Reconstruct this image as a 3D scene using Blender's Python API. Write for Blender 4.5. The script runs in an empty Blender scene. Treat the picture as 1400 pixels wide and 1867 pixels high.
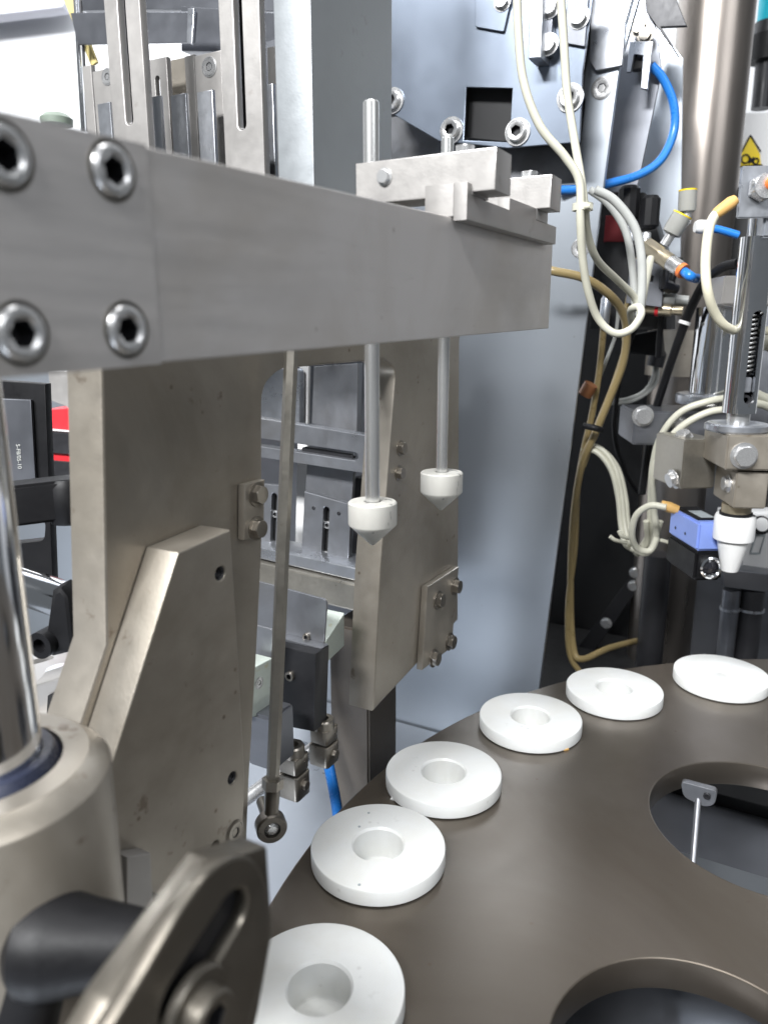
import bpy, bmesh, math, random
from mathutils import Vector, Matrix
random.seed(7)
SC = bpy.context.scene
COL = SC.collection

# ------------------------------------------------------------------ camera
F_PX, PITCH, CAM_H = 1390.0, math.radians(13.5), 0.372      # focal length in photo pixels, tilt, height over the puck tops
cam_d = bpy.data.cameras.new('camera'); cam = bpy.data.objects.new('camera', cam_d); COL.objects.link(cam)
cam.location = (0, 0, CAM_H); cam.rotation_euler = (math.pi/2 - PITCH, 0, 0)
cam_d.sensor_fit = 'HORIZONTAL'; cam_d.sensor_width = 36; cam_d.lens = F_PX/1400*36
cam_d.clip_start = 0.02; cam_d.clip_end = 50
cam_d.dof.use_dof = True; cam_d.dof.focus_distance = 0.62; cam_d.dof.aperture_fstop = 11
SC.camera = cam
# ------------------------------------------------------------------ light
world = bpy.data.worlds.new('World'); SC.world = world; world.use_nodes = True
bg = world.node_tree.nodes['Background']; bg.inputs[0].default_value = (0.86, 0.93, 1.0, 1); bg.inputs[1].default_value = 0.15
def area(name, loc, target, sx, sy, power, col):
    l = bpy.data.lights.new(name, 'AREA'); l.shape = 'RECTANGLE'; l.size = sx; l.size_y = sy; l.energy = power; l.color = col
    o = bpy.data.objects.new(name, l); COL.objects.link(o); o.location = loc
    o.rotation_euler = (Vector(target)-Vector(loc)).to_track_quat('-Z', 'Y').to_euler()
area('ceiling_lamp_behind', (-1.05, -1.1, 1.9), (-0.1, 0.6, 0.2), 1.3, 0.32, 180, (.98, .99, 1))
area('ceiling_lamp_over', (0.0, 0.45, 2.1), (0.0, 0.45, 0), 1.5, 0.3, 18, (1, 1, 1))
area('fill_lamp_aisle', (1.5, -1.3, 1.7), (0.2, 0.7, 0.2), 1.4, 1.0, 21, (.95, .97, 1))  # added fill for the beam front, not a known fitting
area('fill_lamp_wall', (-0.6, 1.75, 1.7), (-0.7, 2.3, 0.7), 1.8, 0.3, 19, (.95, .98, 1))  # added only to brighten the backdrop wall
SC.cycles.max_bounces = 7; SC.cycles.diffuse_bounces = 3; SC.cycles.glossy_bounces = 4; SC.cycles.transmission_bounces = 4
SC.cycles.caustics_reflective = False; SC.cycles.caustics_refractive = False
SC.cycles.use_adaptive_sampling = True; SC.cycles.adaptive_threshold = 0.02
SC.view_settings.view_transform = 'Standard'; SC.view_settings.look = 'None'
SC.view_settings.exposure = 0.0; SC.view_settings.gamma = 1.0; SC.view_settings.use_curve_mapping = False

# ------------------------------------------------------------------ frames and measuring
TH = math.radians(29)                       # the machine stands turned by this angle to the camera
MF = Matrix.Rotation(-TH, 4, 'Z')           # machine frame: x = a (out of the plate faces), y = b (along the beam), z up
WF = Matrix.Identity(4)
def ray(px, py):
    u = (px-700)/F_PX; v = (py-933.5)/F_PX
    return Vector((u, math.cos(PITCH)-v*math.sin(PITCH), -(math.sin(PITCH)+v*math.cos(PITCH))))
def mray(px, py): return MF.inverted() @ ray(px, py)
def A(px, py, a): r = mray(px, py); t = a/r.x; return (r.y*t, r.z*t+CAM_H)          # -> (b, z) on the plane a
def B(px, py, b): r = mray(px, py); t = b/r.y; return (r.x*t, r.z*t+CAM_H)          # -> (a, z) on the plane b
def Zp(px, py, z): r = ray(px, py); t = (z-CAM_H)/r.z; return (r.x*t, r.y*t)        # -> world x, y on a level
def Y(px, py, y): r = ray(px, py); t = y/r.y; return Vector((r.x*t, y, r.z*t+CAM_H))# -> world point at depth y
def YX(px, py, y): p = Y(px, py, y); return (p.x, p.z)

# ------------------------------------------------------------------ materials
def mat(name, col, metallic=0.0, rough=0.5, var=0.10, vscale=14, bump=0.0, bscale=300, stretch=(1,1,1), spots=0.0, spotcol=(.12,.08,.05), sss=0.0, trans=0.0, rvar=0.12, coat=0.0, tint=None, fleck=0.0, spotscale=46, spotmin=.66):
    m = bpy.data.materials.new(name); m.use_nodes = True; nt = m.node_tree; n = nt.nodes; L = nt.links
    p = n['Principled BSDF']; p.inputs['Metallic'].default_value = metallic; p.inputs['Roughness'].default_value = rough
    tc = n.new('ShaderNodeTexCoord'); mp = n.new('ShaderNodeMapping'); mp.inputs['Scale'].default_value = stretch
    L.new(tc.outputs['Object'], mp.inputs['Vector'])
    n1 = n.new('ShaderNodeTexNoise'); n1.inputs['Scale'].default_value = vscale; n1.inputs['Detail'].default_value = 5; L.new(mp.outputs[0], n1.inputs['Vector'])
    n2 = n.new('ShaderNodeTexNoise'); n2.inputs['Scale'].default_value = vscale*9; n2.inputs['Detail'].default_value = 3; L.new(mp.outputs[0], n2.inputs['Vector'])
    mx = n.new('ShaderNodeMath'); mx.operation = 'ADD'; L.new(n1.outputs['Fac'], mx.inputs[0])
    ml = n.new('ShaderNodeMath'); ml.operation = 'MULTIPLY'; ml.inputs[1].default_value = .45; L.new(n2.outputs['Fac'], ml.inputs[0]); L.new(ml.outputs[0], mx.inputs[1])
    mr = n.new('ShaderNodeMapRange'); mr.inputs['From Min'].default_value = .40; mr.inputs['From Max'].default_value = 1.05
    L.new(mx.outputs[0], mr.inputs['Value'])
    cr = n.new('ShaderNodeValToRGB'); lo = [c*(1-var) for c in col]; hi = [min(1, c*(1+var)) for c in col]
    cr.color_ramp.elements[0].color = (*lo, 1); cr.color_ramp.elements[1].color = (*hi, 1); L.new(mr.outputs[0], cr.inputs['Fac'])
    out = cr.outputs['Color']
    if spots:
        v = n.new('ShaderNodeTexNoise'); v.inputs['Scale'].default_value = spotscale; v.inputs['Detail'].default_value = 4; v.inputs['Roughness'].default_value = .62
        L.new(mp.outputs[0], v.inputs['Vector'])
        sr = n.new('ShaderNodeMapRange'); sr.inputs['From Min'].default_value = spotmin; sr.inputs['From Max'].default_value = spotmin+.07; sr.inputs['To Max'].default_value = spots
        L.new(v.outputs['Fac'], sr.inputs['Value'])
        mixn = n.new('ShaderNodeMixRGB'); mixn.inputs['Color2'].default_value = (*spotcol, 1); L.new(sr.outputs[0], mixn.inputs['Fac']); L.new(out, mixn.inputs['Color1'])
        out = mixn.outputs[0]
    if tint:
        tcol, tscale, tamt = tint
        tn = n.new('ShaderNodeTexNoise'); tn.inputs['Scale'].default_value = tscale; tn.inputs['Detail'].default_value = 6; tn.inputs['Roughness'].default_value = .6; tn.inputs['Distortion'].default_value = .6
        L.new(tc.outputs['Object'], tn.inputs['Vector'])
        tr = n.new('ShaderNodeMapRange'); tr.inputs['From Min'].default_value = .42; tr.inputs['From Max'].default_value = .66; tr.inputs['To Max'].default_value = tamt
        L.new(tn.outputs['Fac'], tr.inputs['Value'])
        tm = n.new('ShaderNodeMixRGB'); tm.inputs['Color2'].default_value = (*tcol, 1); L.new(tr.outputs[0], tm.inputs['Fac']); L.new(out, tm.inputs['Color1'])
        out = tm.outputs[0]
    if fleck:
        vo = n.new('ShaderNodeTexVoronoi'); vo.inputs['Scale'].default_value = 85; vo.inputs['Randomness'].default_value = 1; L.new(tc.outputs['Object'], vo.inputs['Vector'])
        wn = n.new('ShaderNodeSeparateColor'); L.new(vo.outputs['Color'], wn.inputs[0])
        g = n.new('ShaderNodeMath'); g.operation = 'GREATER_THAN'; g.inputs[1].default_value = .90; L.new(wn.outputs[0], g.inputs[0])
        dd = n.new('ShaderNodeMapRange'); dd.inputs['From Min'].default_value = .05; dd.inputs['From Max'].default_value = .16; dd.inputs['To Min'].default_value = fleck; dd.inputs['To Max'].default_value = 0
        L.new(vo.outputs['Distance'], dd.inputs['Value'])
        mm = n.new('ShaderNodeMath'); mm.operation = 'MULTIPLY'; L.new(g.outputs[0], mm.inputs[0]); L.new(dd.outputs[0], mm.inputs[1])
        fm = n.new('ShaderNodeMixRGB'); fm.inputs['Color2'].default_value = (*spotcol, 1); L.new(mm.outputs[0], fm.inputs['Fac']); L.new(out, fm.inputs['Color1'])
        out = fm.outputs[0]
    L.new(out, p.inputs['Base Color'])
    rr = n.new('ShaderNodeMapRange'); rr.inputs['To Min'].default_value = max(.02, rough-rvar); rr.inputs['To Max'].default_value = min(1, rough+rvar)
    L.new(mr.outputs[0], rr.inputs['Value']); L.new(rr.outputs[0], p.inputs['Roughness'])
    if bump:
        nb = n.new('ShaderNodeTexNoise'); nb.inputs['Scale'].default_value = bscale; nb.inputs['Detail'].default_value = 4; L.new(mp.outputs[0], nb.inputs['Vector'])
        b = n.new('ShaderNodeBump'); b.inputs['Strength'].default_value = bump; b.inputs['Distance'].default_value = .0006
        L.new(nb.outputs['Fac'], b.inputs['Height']); L.new(b.outputs[0], p.inputs['Normal'])
    if sss:
        p.inputs['Subsurface Weight'].default_value = sss; p.inputs['Subsurface Radius'].default_value = (.006, .006, .006)
    if trans: p.inputs['Transmission Weight'].default_value = trans
    if coat: p.inputs['Coat Weight'].default_value = coat
    return m
BROWN = mat('blasted_steel_brown', (.40, .365, .315), .68, .42, .10, 9, .14, 420, spots=.6, tint=((.27, .238, .19), 7, .7), fleck=.7)
BEAM  = mat('blasted_steel_grey', (.63, .605, .59), .62, .45, .032, 8, .08, 300, spots=.12, tint=((.43, .385, .33), 9, .38), fleck=.35, stretch=(1.5, 22, 1.5), spotscale=20)
TABLE = mat('table_steel', (.188, .166, .142), .80, .32, .05, 6, .02, 260, rvar=.05, tint=((.130, .108, .085), 4, .8), fleck=.45)
PALE  = mat('pale_machined_steel', (.39, .375, .36), .55, .42, .08, 12, .10, 500, spots=.2)
SHEETB= mat('housing_stainless', (.20, .232, .285), .80, .36, .04, 5, rvar=.06)
SHEET = mat('sheet_stainless', (.49, .53, .58), .84, .31, .015, 3, rvar=0, fleck=.15)
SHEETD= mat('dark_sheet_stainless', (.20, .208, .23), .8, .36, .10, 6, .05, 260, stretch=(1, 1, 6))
ZINC  = mat('zinc_steel', (.48, .50, .54), .85, .32, .10, 22, tint=((.36, .37, .38), 18, .6))
BOLT  = mat('bolt_steel', (.66, .66, .66), .80, .27, .12, 60)
BOLTD = mat('oily_bolt_steel', (.31, .285, .25), .9, .33, .2, 60)
CHROME= mat('chrome', (.80, .81, .83), 1, .10, .03, 10, rvar=.04)
ROD   = mat('ground_rod_steel', (.72, .72, .71), .85, .27, .03, 20, rvar=0)
LINK  = mat('dull_hex_steel', (.34, .32, .28), .8, .36, .14, 30, spots=.6)
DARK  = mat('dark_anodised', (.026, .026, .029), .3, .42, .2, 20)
BLACK = mat('black_plastic', (.007, .007, .008), 0, .5, .2, 40, .05); BLACK.node_tree.nodes['Principled BSDF'].inputs['Specular IOR Level'].default_value = .25
RUBBER= mat('blue_black_seal', (.03, .035, .06), 0, .32, .2, 40)
VOID  = mat('inner_dark_shade', (.02, .02, .021), .2, .55, .25, 8)  # near-black for dark parts and for the shade of closed recesses and gaps
POM   = mat('white_pom_plastic', (.80, .81, .80), 0, .34, .03, 22, .06, 120, spots=.10, spotcol=(.22, .20, .17), sss=.25, tint=((.74, .73, .68), 20, .5), fleck=.22)
NOZ   = mat('worn_white_plastic', (.76, .745, .69), 0, .42, .04, 30, .06, 200, spots=.7, spotcol=(.16, .16, .15), sss=.3, stretch=(1, 1, .28), fleck=.3, spotscale=130, spotmin=.62)
PTFE  = mat('clean_white_plastic', (.84, .84, .83), 0, .36, .02, 20, sss=.15)
CREAM = mat('cream_cable', (.52, .51, .42), 0, .42, .06, 60)
GPLATE= mat('window_plate_steel', (.29, .30, .325), .75, .36, .08, 10, tint=((.19, .185, .18), 14, .6))
GREYC = mat('grey_cable', (.46, .47, .45), 0, .42, .08, 60)
AMBER = mat('amber_hose', (.33, .25, .115), 0, .34, .12, 50, trans=.1)
BLUE  = mat('blue_air_hose', (.02, .19, .62), 0, .30, .08, 50)
RED   = mat('red_paint', (.66, .025, .035), 0, .38, .06, 20)
ORANGE= mat('orange_plastic', (.80, .20, .05), 0, .4, .1, 40)
BRASS = mat('dull_brass', (.46, .40, .29), .8, .34, .15, 60)
TAN   = mat('tan_connector', (.62, .38, .13), 0, .42, .1, 40)
SENSB = mat('lilac_blue_plastic', (.24, .34, .76), 0, .4, .04, 30)
GREENW= mat('greenish_aluminium', (.60, .66, .60), .4, .42, .10, 30, spots=.5, spotcol=(.5, .42, .12))
WHITEW= mat('white_wall_paint', (.82, .83, .85), 0, .6, .02, 2)
WHITEP= mat('white_enamel', (.80, .80, .80), 0, .35, .03, 8)
YELLOW= mat('yellow_sticker', (.90, .66, .0), 0, .4, .03, 20)
CYAN  = mat('cyan_plastic', (.0, .42, .55), 0, .35, .05, 20)
GREEN = mat('green_plastic', (.20, .24, .20), 0, .5, .1, 20)
LENS  = mat('lens_glass', (.02, .02, .025), 0, .05, .1, 20, coat=1)
CLEAR = mat('clear_knob', (.62, .62, .58), 0, .12, .05, 40, trans=.5)
LABELG= mat('grey_label', (.38, .42, .44), 0, .5, .2, 300)
DECK  = mat('deck_stainless', (.36, .39, .435), .6, .36, .05, 4, .04, 200)

# ------------------------------------------------------------------ builders
WM = {}
def link(name, me, m, parent=None, M=None, angle=32):
    M = M or Matrix.Identity(4)
    me.name = name
    if m and not me.materials: me.materials.append(m)
    if not me.get('done'):
        me.shade_smooth(); me.set_sharp_from_angle(angle=math.radians(angle)); me['done'] = 1
    o = bpy.data.objects.new(name, me); COL.objects.link(o)
    return place(o, parent, M)
def place(o, parent, M):
    if parent:
        o.parent = parent; o.matrix_parent_inverse = WM[parent.name].inverted()
    o.matrix_basis = M; WM[o.name] = M.copy()
    return o
def tag(o, label, cat, group=None, kind=None):
    o['label'] = label; o['category'] = cat
    if group: o['group'] = group
    if kind: o['kind'] = kind
    return o
def struct(o, label):
    o['kind'] = 'structure'; o['label'] = label; return o
def thing(name, loc, label, cat, group=None, frame=WF):
    o = bpy.data.objects.new(name, None); COL.objects.link(o); o.empty_display_size = .02
    place(o, None, frame @ Matrix.Translation(loc)); return tag(o, label, cat, group)
def box(name, m, xr, yr, zr, parent=None, frame=MF, bev=.0008):
    c = Vector((sum(xr)/2, sum(yr)/2, sum(zr)/2)); s = [abs(r[1]-r[0]) for r in (xr, yr, zr)]
    bm = bmesh.new(); bmesh.ops.create_cube(bm, size=1)
    for v in bm.verts: v.co = Vector((v.co.x*s[0], v.co.y*s[1], v.co.z*s[2]))
    if bev: bmesh.ops.bevel(bm, geom=bm.edges[:], offset=min(bev, min(s)*.3), segments=2, affect='EDGES')
    me = bpy.data.meshes.new(name); bm.to_mesh(me); bm.free()
    return link(name, me, m, parent, frame @ Matrix.Translation(c))
def arc_pts(cx, cy, r, n=28, a0=0, a1=2*math.pi):
    return [(cx+r*math.cos(a0+(a1-a0)*i/n), cy+r*math.sin(a0+(a1-a0)*i/n)) for i in range(n if abs(a1-a0) > 6.28 else n+1)]
def slot_pts(p, q, r, n=8):
    p = Vector(p); q = Vector(q); t = math.atan2(q.y-p.y, q.x-p.x)
    return arc_pts(q.x, q.y, r, n, t-math.pi/2, t+math.pi/2) + arc_pts(p.x, p.y, r, n, t+math.pi/2, t+1.5*math.pi)
def rounded(pts, r, n=5):
    """round the corners of a polygon; r is one radius or a list"""
    out = []; N = len(pts)
    for i in range(N):
        p = Vector(pts[i]); a = Vector(pts[i-1])-p; b = Vector(pts[(i+1) % N])-p
        rr = r[i] if isinstance(r, (list, tuple)) else r
        rr = min(rr, a.length*.45, b.length*.45)
        if rr < 1e-6: out.append(tuple(p)); continue
        s = p+a.normalized()*rr; e = p+b.normalized()*rr
        for k in range(n+1):
            t = k/n; out.append(tuple((1-t)**2*s+2*t*(1-t)*p+t*t*e))
    return out
AX = {'a': Matrix(((0,0,1,0),(1,0,0,0),(0,1,0,0),(0,0,0,1))), 'b': Matrix(((1,0,0,0),(0,0,-1,0),(0,1,0,0),(0,0,0,1))), 'z': Matrix.Identity(4)}
def prism(name, m, plane, pts, lo, hi, parent=None, frame=MF, holes=(), bev=.0006):
    cx = sum(p[0] for p in pts)/len(pts); cy = sum(p[1] for p in pts)/len(pts)
    t = abs(hi-lo); bev = min(bev, t*.25)
    cu = bpy.data.curves.new(name, 'CURVE'); cu.dimensions = '2D'; cu.fill_mode = 'BOTH'
    cu.extrude = t/2-bev; cu.bevel_depth = bev; cu.offset = -bev; cu.bevel_resolution = 1
    def area2(q): return sum(q[i-1][0]*q[i][1]-q[i][0]*q[i-1][1] for i in range(len(q)))
    for k, loop in enumerate([pts, *holes]):
        loop = list(loop)
        if (area2(loop) > 0) != (k == 0): loop.reverse()
        sp = cu.splines.new('POLY'); sp.points.add(len(loop)-1); sp.use_cyclic_u = True
        for q, pt in zip(sp.points, loop): q.co = (pt[0]-cx, pt[1]-cy, 0, 1)
    tmp = bpy.data.objects.new('tmp', cu); me = bpy.data.meshes.new_from_object(tmp)
    bpy.data.objects.remove(tmp); bpy.data.curves.remove(cu); me.materials.clear()
    mid = (lo+hi)/2
    T = {'a': (mid, cx, cy), 'b': (cx, mid, cy), 'z': (cx, cy, mid)}[plane]
    return link(name, me, m, parent, frame @ Matrix.Translation(T) @ AX[plane])
def loft(rings, seg=36):
    """rings of (r, z[, 'hex']) round the z axis -> mesh"""
    bm = bmesh.new(); prev = None
    for r in rings:
        hexa = len(r) > 2
        if r[0] <= 0: cur = [bm.verts.new((0, 0, r[1]))]
        else:
            cur = []
            for i in range(seg):
                t = 2*math.pi*i/seg
                R = r[0]*(math.cos(math.pi/6)/math.cos(((t+math.pi/6) % (math.pi/3))-math.pi/6) if hexa else 1)
                cur.append(bm.verts.new((R*math.cos(t), R*math.sin(t), r[1])))
        if prev:
            if len(prev) == 1 and len(cur) > 1:
                for i in range(seg): bm.faces.new((prev[0], cur[(i+1) % seg], cur[i]))
            elif len(cur) == 1 and len(prev) > 1:
                for i in range(seg): bm.faces.new((prev[i], prev[(i+1) % seg], cur[0]))
            elif len(cur) > 1:
                for i in range(seg): bm.faces.new((prev[i], prev[(i+1) % seg], cur[(i+1) % seg], cur[i]))
        prev = cur
    bmesh.ops.recalc_face_normals(bm, faces=bm.faces[:])
    me = bpy.data.meshes.new('loft'); bm.to_mesh(me); bm.free(); return me
def axis(p, d):
    return Matrix.Translation(p) @ Vector(d).to_track_quat('Z', 'Y').to_matrix().to_4x4()
def lathe(name, m, rings, p, d=(0,0,1), parent=None, frame=WF, seg=36):
    return link(name, loft(rings, seg), m, parent, frame @ axis(p, d))
HEXM = loft([(0,0), (1.28,0), (1.28,.14), (1.0,.14), (1.0,.16,'hex'), (1.0,.74,'hex'), (.90,.82), (0,.82)], 36)
CAPM = loft([(0,0), (1,0), (1,.62), (.90,.72), (.66,.72), (.56,.68,'hex'), (.54,.12,'hex'), (0,.10)], 36)
DEEPM= loft([(0,-1.7), (1.17,-1.7), (1.17,-1.4), (1,-1.4), (1,-.06), (.97,.05), (.90,.13), (.80,.18), (.66,.18), (.60,.14), (.55,.10,'hex'), (.53,-.8,'hex'), (0,-.8)], 48)
FLATM= loft([(0,-.02), (1.22,-.02), (1.22,.02), (1.06,.05), (1.02,-.10), (1.0,-.10), (.98,.06), (.50,.06), (.46,.04,'hex'), (.44,-.4,'hex'), (0,-.42)], 36)
_c = {}
def darken_socket(me):
    me.materials.append(DARK)
    for p in me.polygons:
        if all(math.hypot(*me.vertices[v].co[:2]) < .561 for v in p.vertices): p.material_index = 1
def screw(kind, p, d, r, parent, frame=MF, m=None, name=None):
    base = {'hex': HEXM, 'cap': CAPM, 'flat': FLATM, 'deep': DEEPM}[kind]; m = m or BOLT
    key = (kind, m.name)
    if key not in _c: c = base.copy(); c.materials.append(m); _c[key] = c
    if kind != 'hex' and len(_c[key].materials) == 1: darken_socket(_c[key])
    nm = name or {'hex': 'hex_bolt', 'cap': 'cap_screw', 'flat': 'countersunk_screw', 'deep': 'cap_screw'}[kind]
    M = frame @ axis(p, d) @ Matrix.Rotation(random.uniform(0, 1.05), 4, 'Z') @ Matrix.Scale(r, 4)
    return link(nm, _c[key], None, parent, M)
def smooth(pts, n=10):
    P = [Vector(p) for p in pts]; P = [2*P[0]-P[1]]+P+[2*P[-1]-P[-2]]; out = []
    for i in range(1, len(P)-2):
        for k in range(n):
            t = k/n; a, b, c, d = P[i-1:i+3]
            out.append(.5*((2*b)+(c-a)*t+(2*a-5*b+4*c-d)*t*t+(3*b-a-3*c+d)*t**3))
    return out+[P[-2]]
def tube(name, m, pts, r, parent=None, sm=True, n=10):
    q = smooth(pts, n) if sm else [Vector(p) for p in pts]
    o0 = q[0].copy()
    cu = bpy.data.curves.new(name, 'CURVE'); cu.dimensions = '3D'; cu.bevel_depth = r; cu.bevel_resolution = 3; cu.use_fill_caps = True
    sp = cu.splines.new('POLY'); sp.points.add(len(q)-1)
    for s, p in zip(sp.points, q): s.co = (*(p-o0), 1)
    tmp = bpy.data.objects.new('tmp', cu); me = bpy.data.meshes.new_from_object(tmp)
    bpy.data.objects.remove(tmp); bpy.data.curves.remove(cu); me.materials.clear()
    return link(name, me, m, parent, Matrix.Translation(o0), angle=60)
def hosepts(l): return [Y(*p) for p in l]

# ================================================================== SETTING
o = box('backdrop_wall', WHITEW, (-3, 3), (2.30, 2.36), (-1, 3), frame=WF, bev=0); struct(o, 'bright white wall of the hall far behind the machine')
o = prism('ceiling_strip', mat('pale_lilac_paint', (.60, .60, .66), 0, .6, .03, 3), 'b', [YX(-260,-120,2.25), YX(190,-120,2.25), YX(128,26,2.25), YX(-260,72,2.25)], 2.2, 2.25, frame=WF, bev=.002); struct(o, 'pale grey strip high on the white wall')
o = box('machine_deck', DECK, (-.9, 1.1), (-.6, 1.6), (-.245, -.215), bev=.002); struct(o, 'pale stainless deck of the machine below the round table')

# ================================================================== ROUND TABLE AND PUCKS
TC = (.452, .297)
puck_px = [(582,1800), (689.6,1539), (808.6,1405.8), (967,1305), (1120,1252.7), (1315,1226)]
hA, hB = (.3062, .5355), (.1684, .3194)
table_holes = [arc_pts(*hA, .0885, 72), arc_pts(*hB, .081, 72)]
for k in range(4):
    t = math.radians(120.8-62*(k+1)*1.0+2*k); table_holes.append(arc_pts(TC[0]+.272*math.cos(t), TC[1]+.272*math.sin(t), .085, 48))
table_holes += [arc_pts(*Zp(*p, 0), .0212, 32) for p in puck_px[:5]]
o = prism('round_table', TABLE, 'z', arc_pts(*TC, .5515, 180), -.036, -.013, frame=WF, holes=table_holes, bev=.0012)
tag(o, 'large round brown steel indexing table with wide round cut-outs', 'table')
puck_label = ['white plastic puck nearest the slotted clamp bracket, partly hidden by it', 'white plastic puck with two dark specks, below the near cone nozzle',
 'third white plastic puck from the slotted bracket along the table rim', 'fourth white plastic puck from the slotted bracket, small chip under its edge',
 'white plastic puck between the chipped puck and the solid puck', 'solid white puck without a hole under the tapered white nozzle']
ring = loft([(.0184,-.0270), (.0186,-.0018), (.0200,0), (.0482,0), (.0494,-.0005), (.05,-.0016), (.05,-.0117), (.0488,-.0129), (.0205,-.0129), (.0205,-.0275), (.0184,-.0275)], 96)
solid = loft([(0,-.0004), (.0016,-.0003), (.0022,0), (.0482,0), (.0494,-.0005), (.05,-.0016), (.05,-.0117), (.0488,-.0129), (0,-.0129)], 96)
cup = loft([(0,-.0262), (.0178,-.0262), (.0186,-.0250)], 48)
for i, (p, l) in enumerate(zip(puck_px, puck_label)):
    x, y = Zp(*p, 0); M = Matrix.Translation((x, y, 0)) @ Matrix.Rotation(i*1.3, 4, 'Z')
    o = link('white_puck', solid if i == 5 else ring, POM, None, M); tag(o, l, 'puck', 'white pucks round the table rim')
    if i < 5: link('socket_floor', cup, POM, o, M)
    if i == 1:
        for sp_ in ((672,1483), (655,1508), (655,1614)): lathe('dark_speck', LABELG, [(0,0), (.0011,0), (.0010,.0003), (0,.0003)], (*Zp(*sp_, 0), .00005), (0,0,1), o, seg=12)
for (fx, fy), fm, fl_ in (((720,1456), PTFE, 'tiny white plastic flake on the table between second and third puck'), ((1030,1366), TAN, 'tiny brown flake at the edge of the fourth puck')):
    x, y = Zp(fx, fy, -.012); o = prism('plastic_flake', fm, 'z', [(x-.004, y-.001), (x-.001, y-.0022), (x+.0035, y-.0008), (x+.003, y+.0015), (x-.002, y+.0018)], -.0129, -.0112, frame=WF, bev=.0002); tag(o, fl_, 'flake', 'flakes on the table')
# under the table
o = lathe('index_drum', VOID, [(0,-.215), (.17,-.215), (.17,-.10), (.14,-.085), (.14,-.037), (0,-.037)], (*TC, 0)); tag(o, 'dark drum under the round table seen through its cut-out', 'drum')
o = lathe('table_shade_pan', SHEETD, [(0,-.2145), (.60,-.2145), (.60,-.206), (0,-.206)], (*TC, 0), seg=72); tag(o, 'dark pan added under the round table for the shade in its cut-outs', 'pan')  # added dark disc stands in for the shade under the table
o = box('added_recess_pan', VOID, (-.52, .6), (.935, 1.39), (-.2145, -.19)); tag(o, 'dark floor pan added to keep the recess beside the cover dark', 'pan')  # added so the pale deck does not show bright in the recess
t = thing('guide_pin', (.277, .60, -.215), 'thin steel pin with pale eyelet head below the far cut-out', 'pin')
p0 = Y(1262,1590,.560); p1 = Y(1273,1455,.600)
tube('shaft', GPLATE, [p0, p1], .0028, t, sm=False)
lathe('sleeve', ZINC, [(0,-.10), (.006,-.10), (.006,-.004), (.005,0), (.003,0), (.003,-.01)], p0+Vector((0,0,-.004)), (0,0,1), t)
prism('eyelet', GPLATE, 'b', rounded([(p1.x*.875-p1.y*.485+d[0], p1.z+d[1]) for d in ((-.016,.013),(-.012,-.002),(.006,-.006),(.014,-.001),(.015,.013))], .005), p1.x*.485+p1.y*.875-.003, p1.x*.485+p1.y*.875+.004, t)
screw('cap', (p1.x*.875-p1.y*.485+.007, p1.x*.485+p1.y*.875-.003, p1.z+.006), (0,-1,0), .003, t, m=DARK)
o = box('lower_bracket', SHEET, (-.10, .02), (.66, .70), (-.215, -.12)); tag(o, 'pale bracket standing on the deck below the far cut-out', 'bracket')

# ================================================================== BEAM
AF = -.19
zt = lambda b: .4262+.0135*(b-.143)/.47
zb = lambda b: .3596+.0130*(b-.131)/.485
bm0, bm1 = .02, .616
beam_screws = [(203,311,.0078), (229,601,.0078), (4,283,.0080), (36,608,.0078)]
bores = [arc_pts(*A(x, y, AF), r*1.15, 40) for x, y, r in beam_screws]
o = prism('support_beam', BEAM, 'a', [(bm0, zb(bm0)), (bm1, zb(bm1)), (bm1, zt(bm1)), (bm0, zt(bm0))], AF-.022, AF, bev=.0007, holes=bores)
tag(o, 'long grey steel beam running back across the view, four socket screws in its near end', 'beam', kind='thing')
beam = o
be = A(268, 300, AF)[0]
o = prism('clamp_pad', BEAM, 'a', [(bm0, zb(bm0)-.0004), (be, zb(be)-.0004), (be, zt(be)+.0004), (bm0, zt(bm0)+.0004)], AF+.0001, AF+.0004, beam, bev=.0001, holes=bores)
for px, py, r in beam_screws:
    b, z = A(px, py, AF)
    cs = screw('deep', (AF+.0006, b, z), (1,0,0), r, beam)
    lathe('counterbore', LINK, [(r*1.149,-.020), (r*1.149,.0004), (r*1.10,.0004), (r*1.10,-.020)], (AF+.0003, b, z), (1,0,0), cs, MF)
# saddle on the beam end
sf = AF+.009
b0 = .423; sa0, sz1 = B(775, 338, b0); sz0 = B(848, 400, b0)[1]
b1 = A(1015, 400, sf)[0]
nA = (A(882,330,sf)[0], A(930,350,sf)[0]); nB = (A(1000,372,sf)[0], b1+.004)
sv = lambda b: .002*(b-b0)/.15
top = [(b0, sz1), (nA[0], sz1+sv(nA[0])), (nA[0], sz1-.0062), (nA[1], sz1-.0062), (nA[1], sz1+sv(nA[1])), (nB[0], sz1+.002), (nB[0], sz1-.0055), (b1, sz1-.0055), (b1, sz0+.002), (b0, sz0)]
o = prism('saddle_block', PALE, 'a', top, AF+.0005, sf, bev=.0005); saddle = o
tag(o, 'stepped pale steel saddle block hooked over the far end of the beam', 'block')
prism('saddle_deck', PALE, 'a', [(b0, zt(b0)+.0006), (b0, sz1-.0001), (nA[0], sz1-.0001), (nA[0], sz1-.0068), (b1, sz1-.0068), (b1, zt(b1)+.0006)], sa0, AF+.0006, saddle, bev=.0003)
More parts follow.
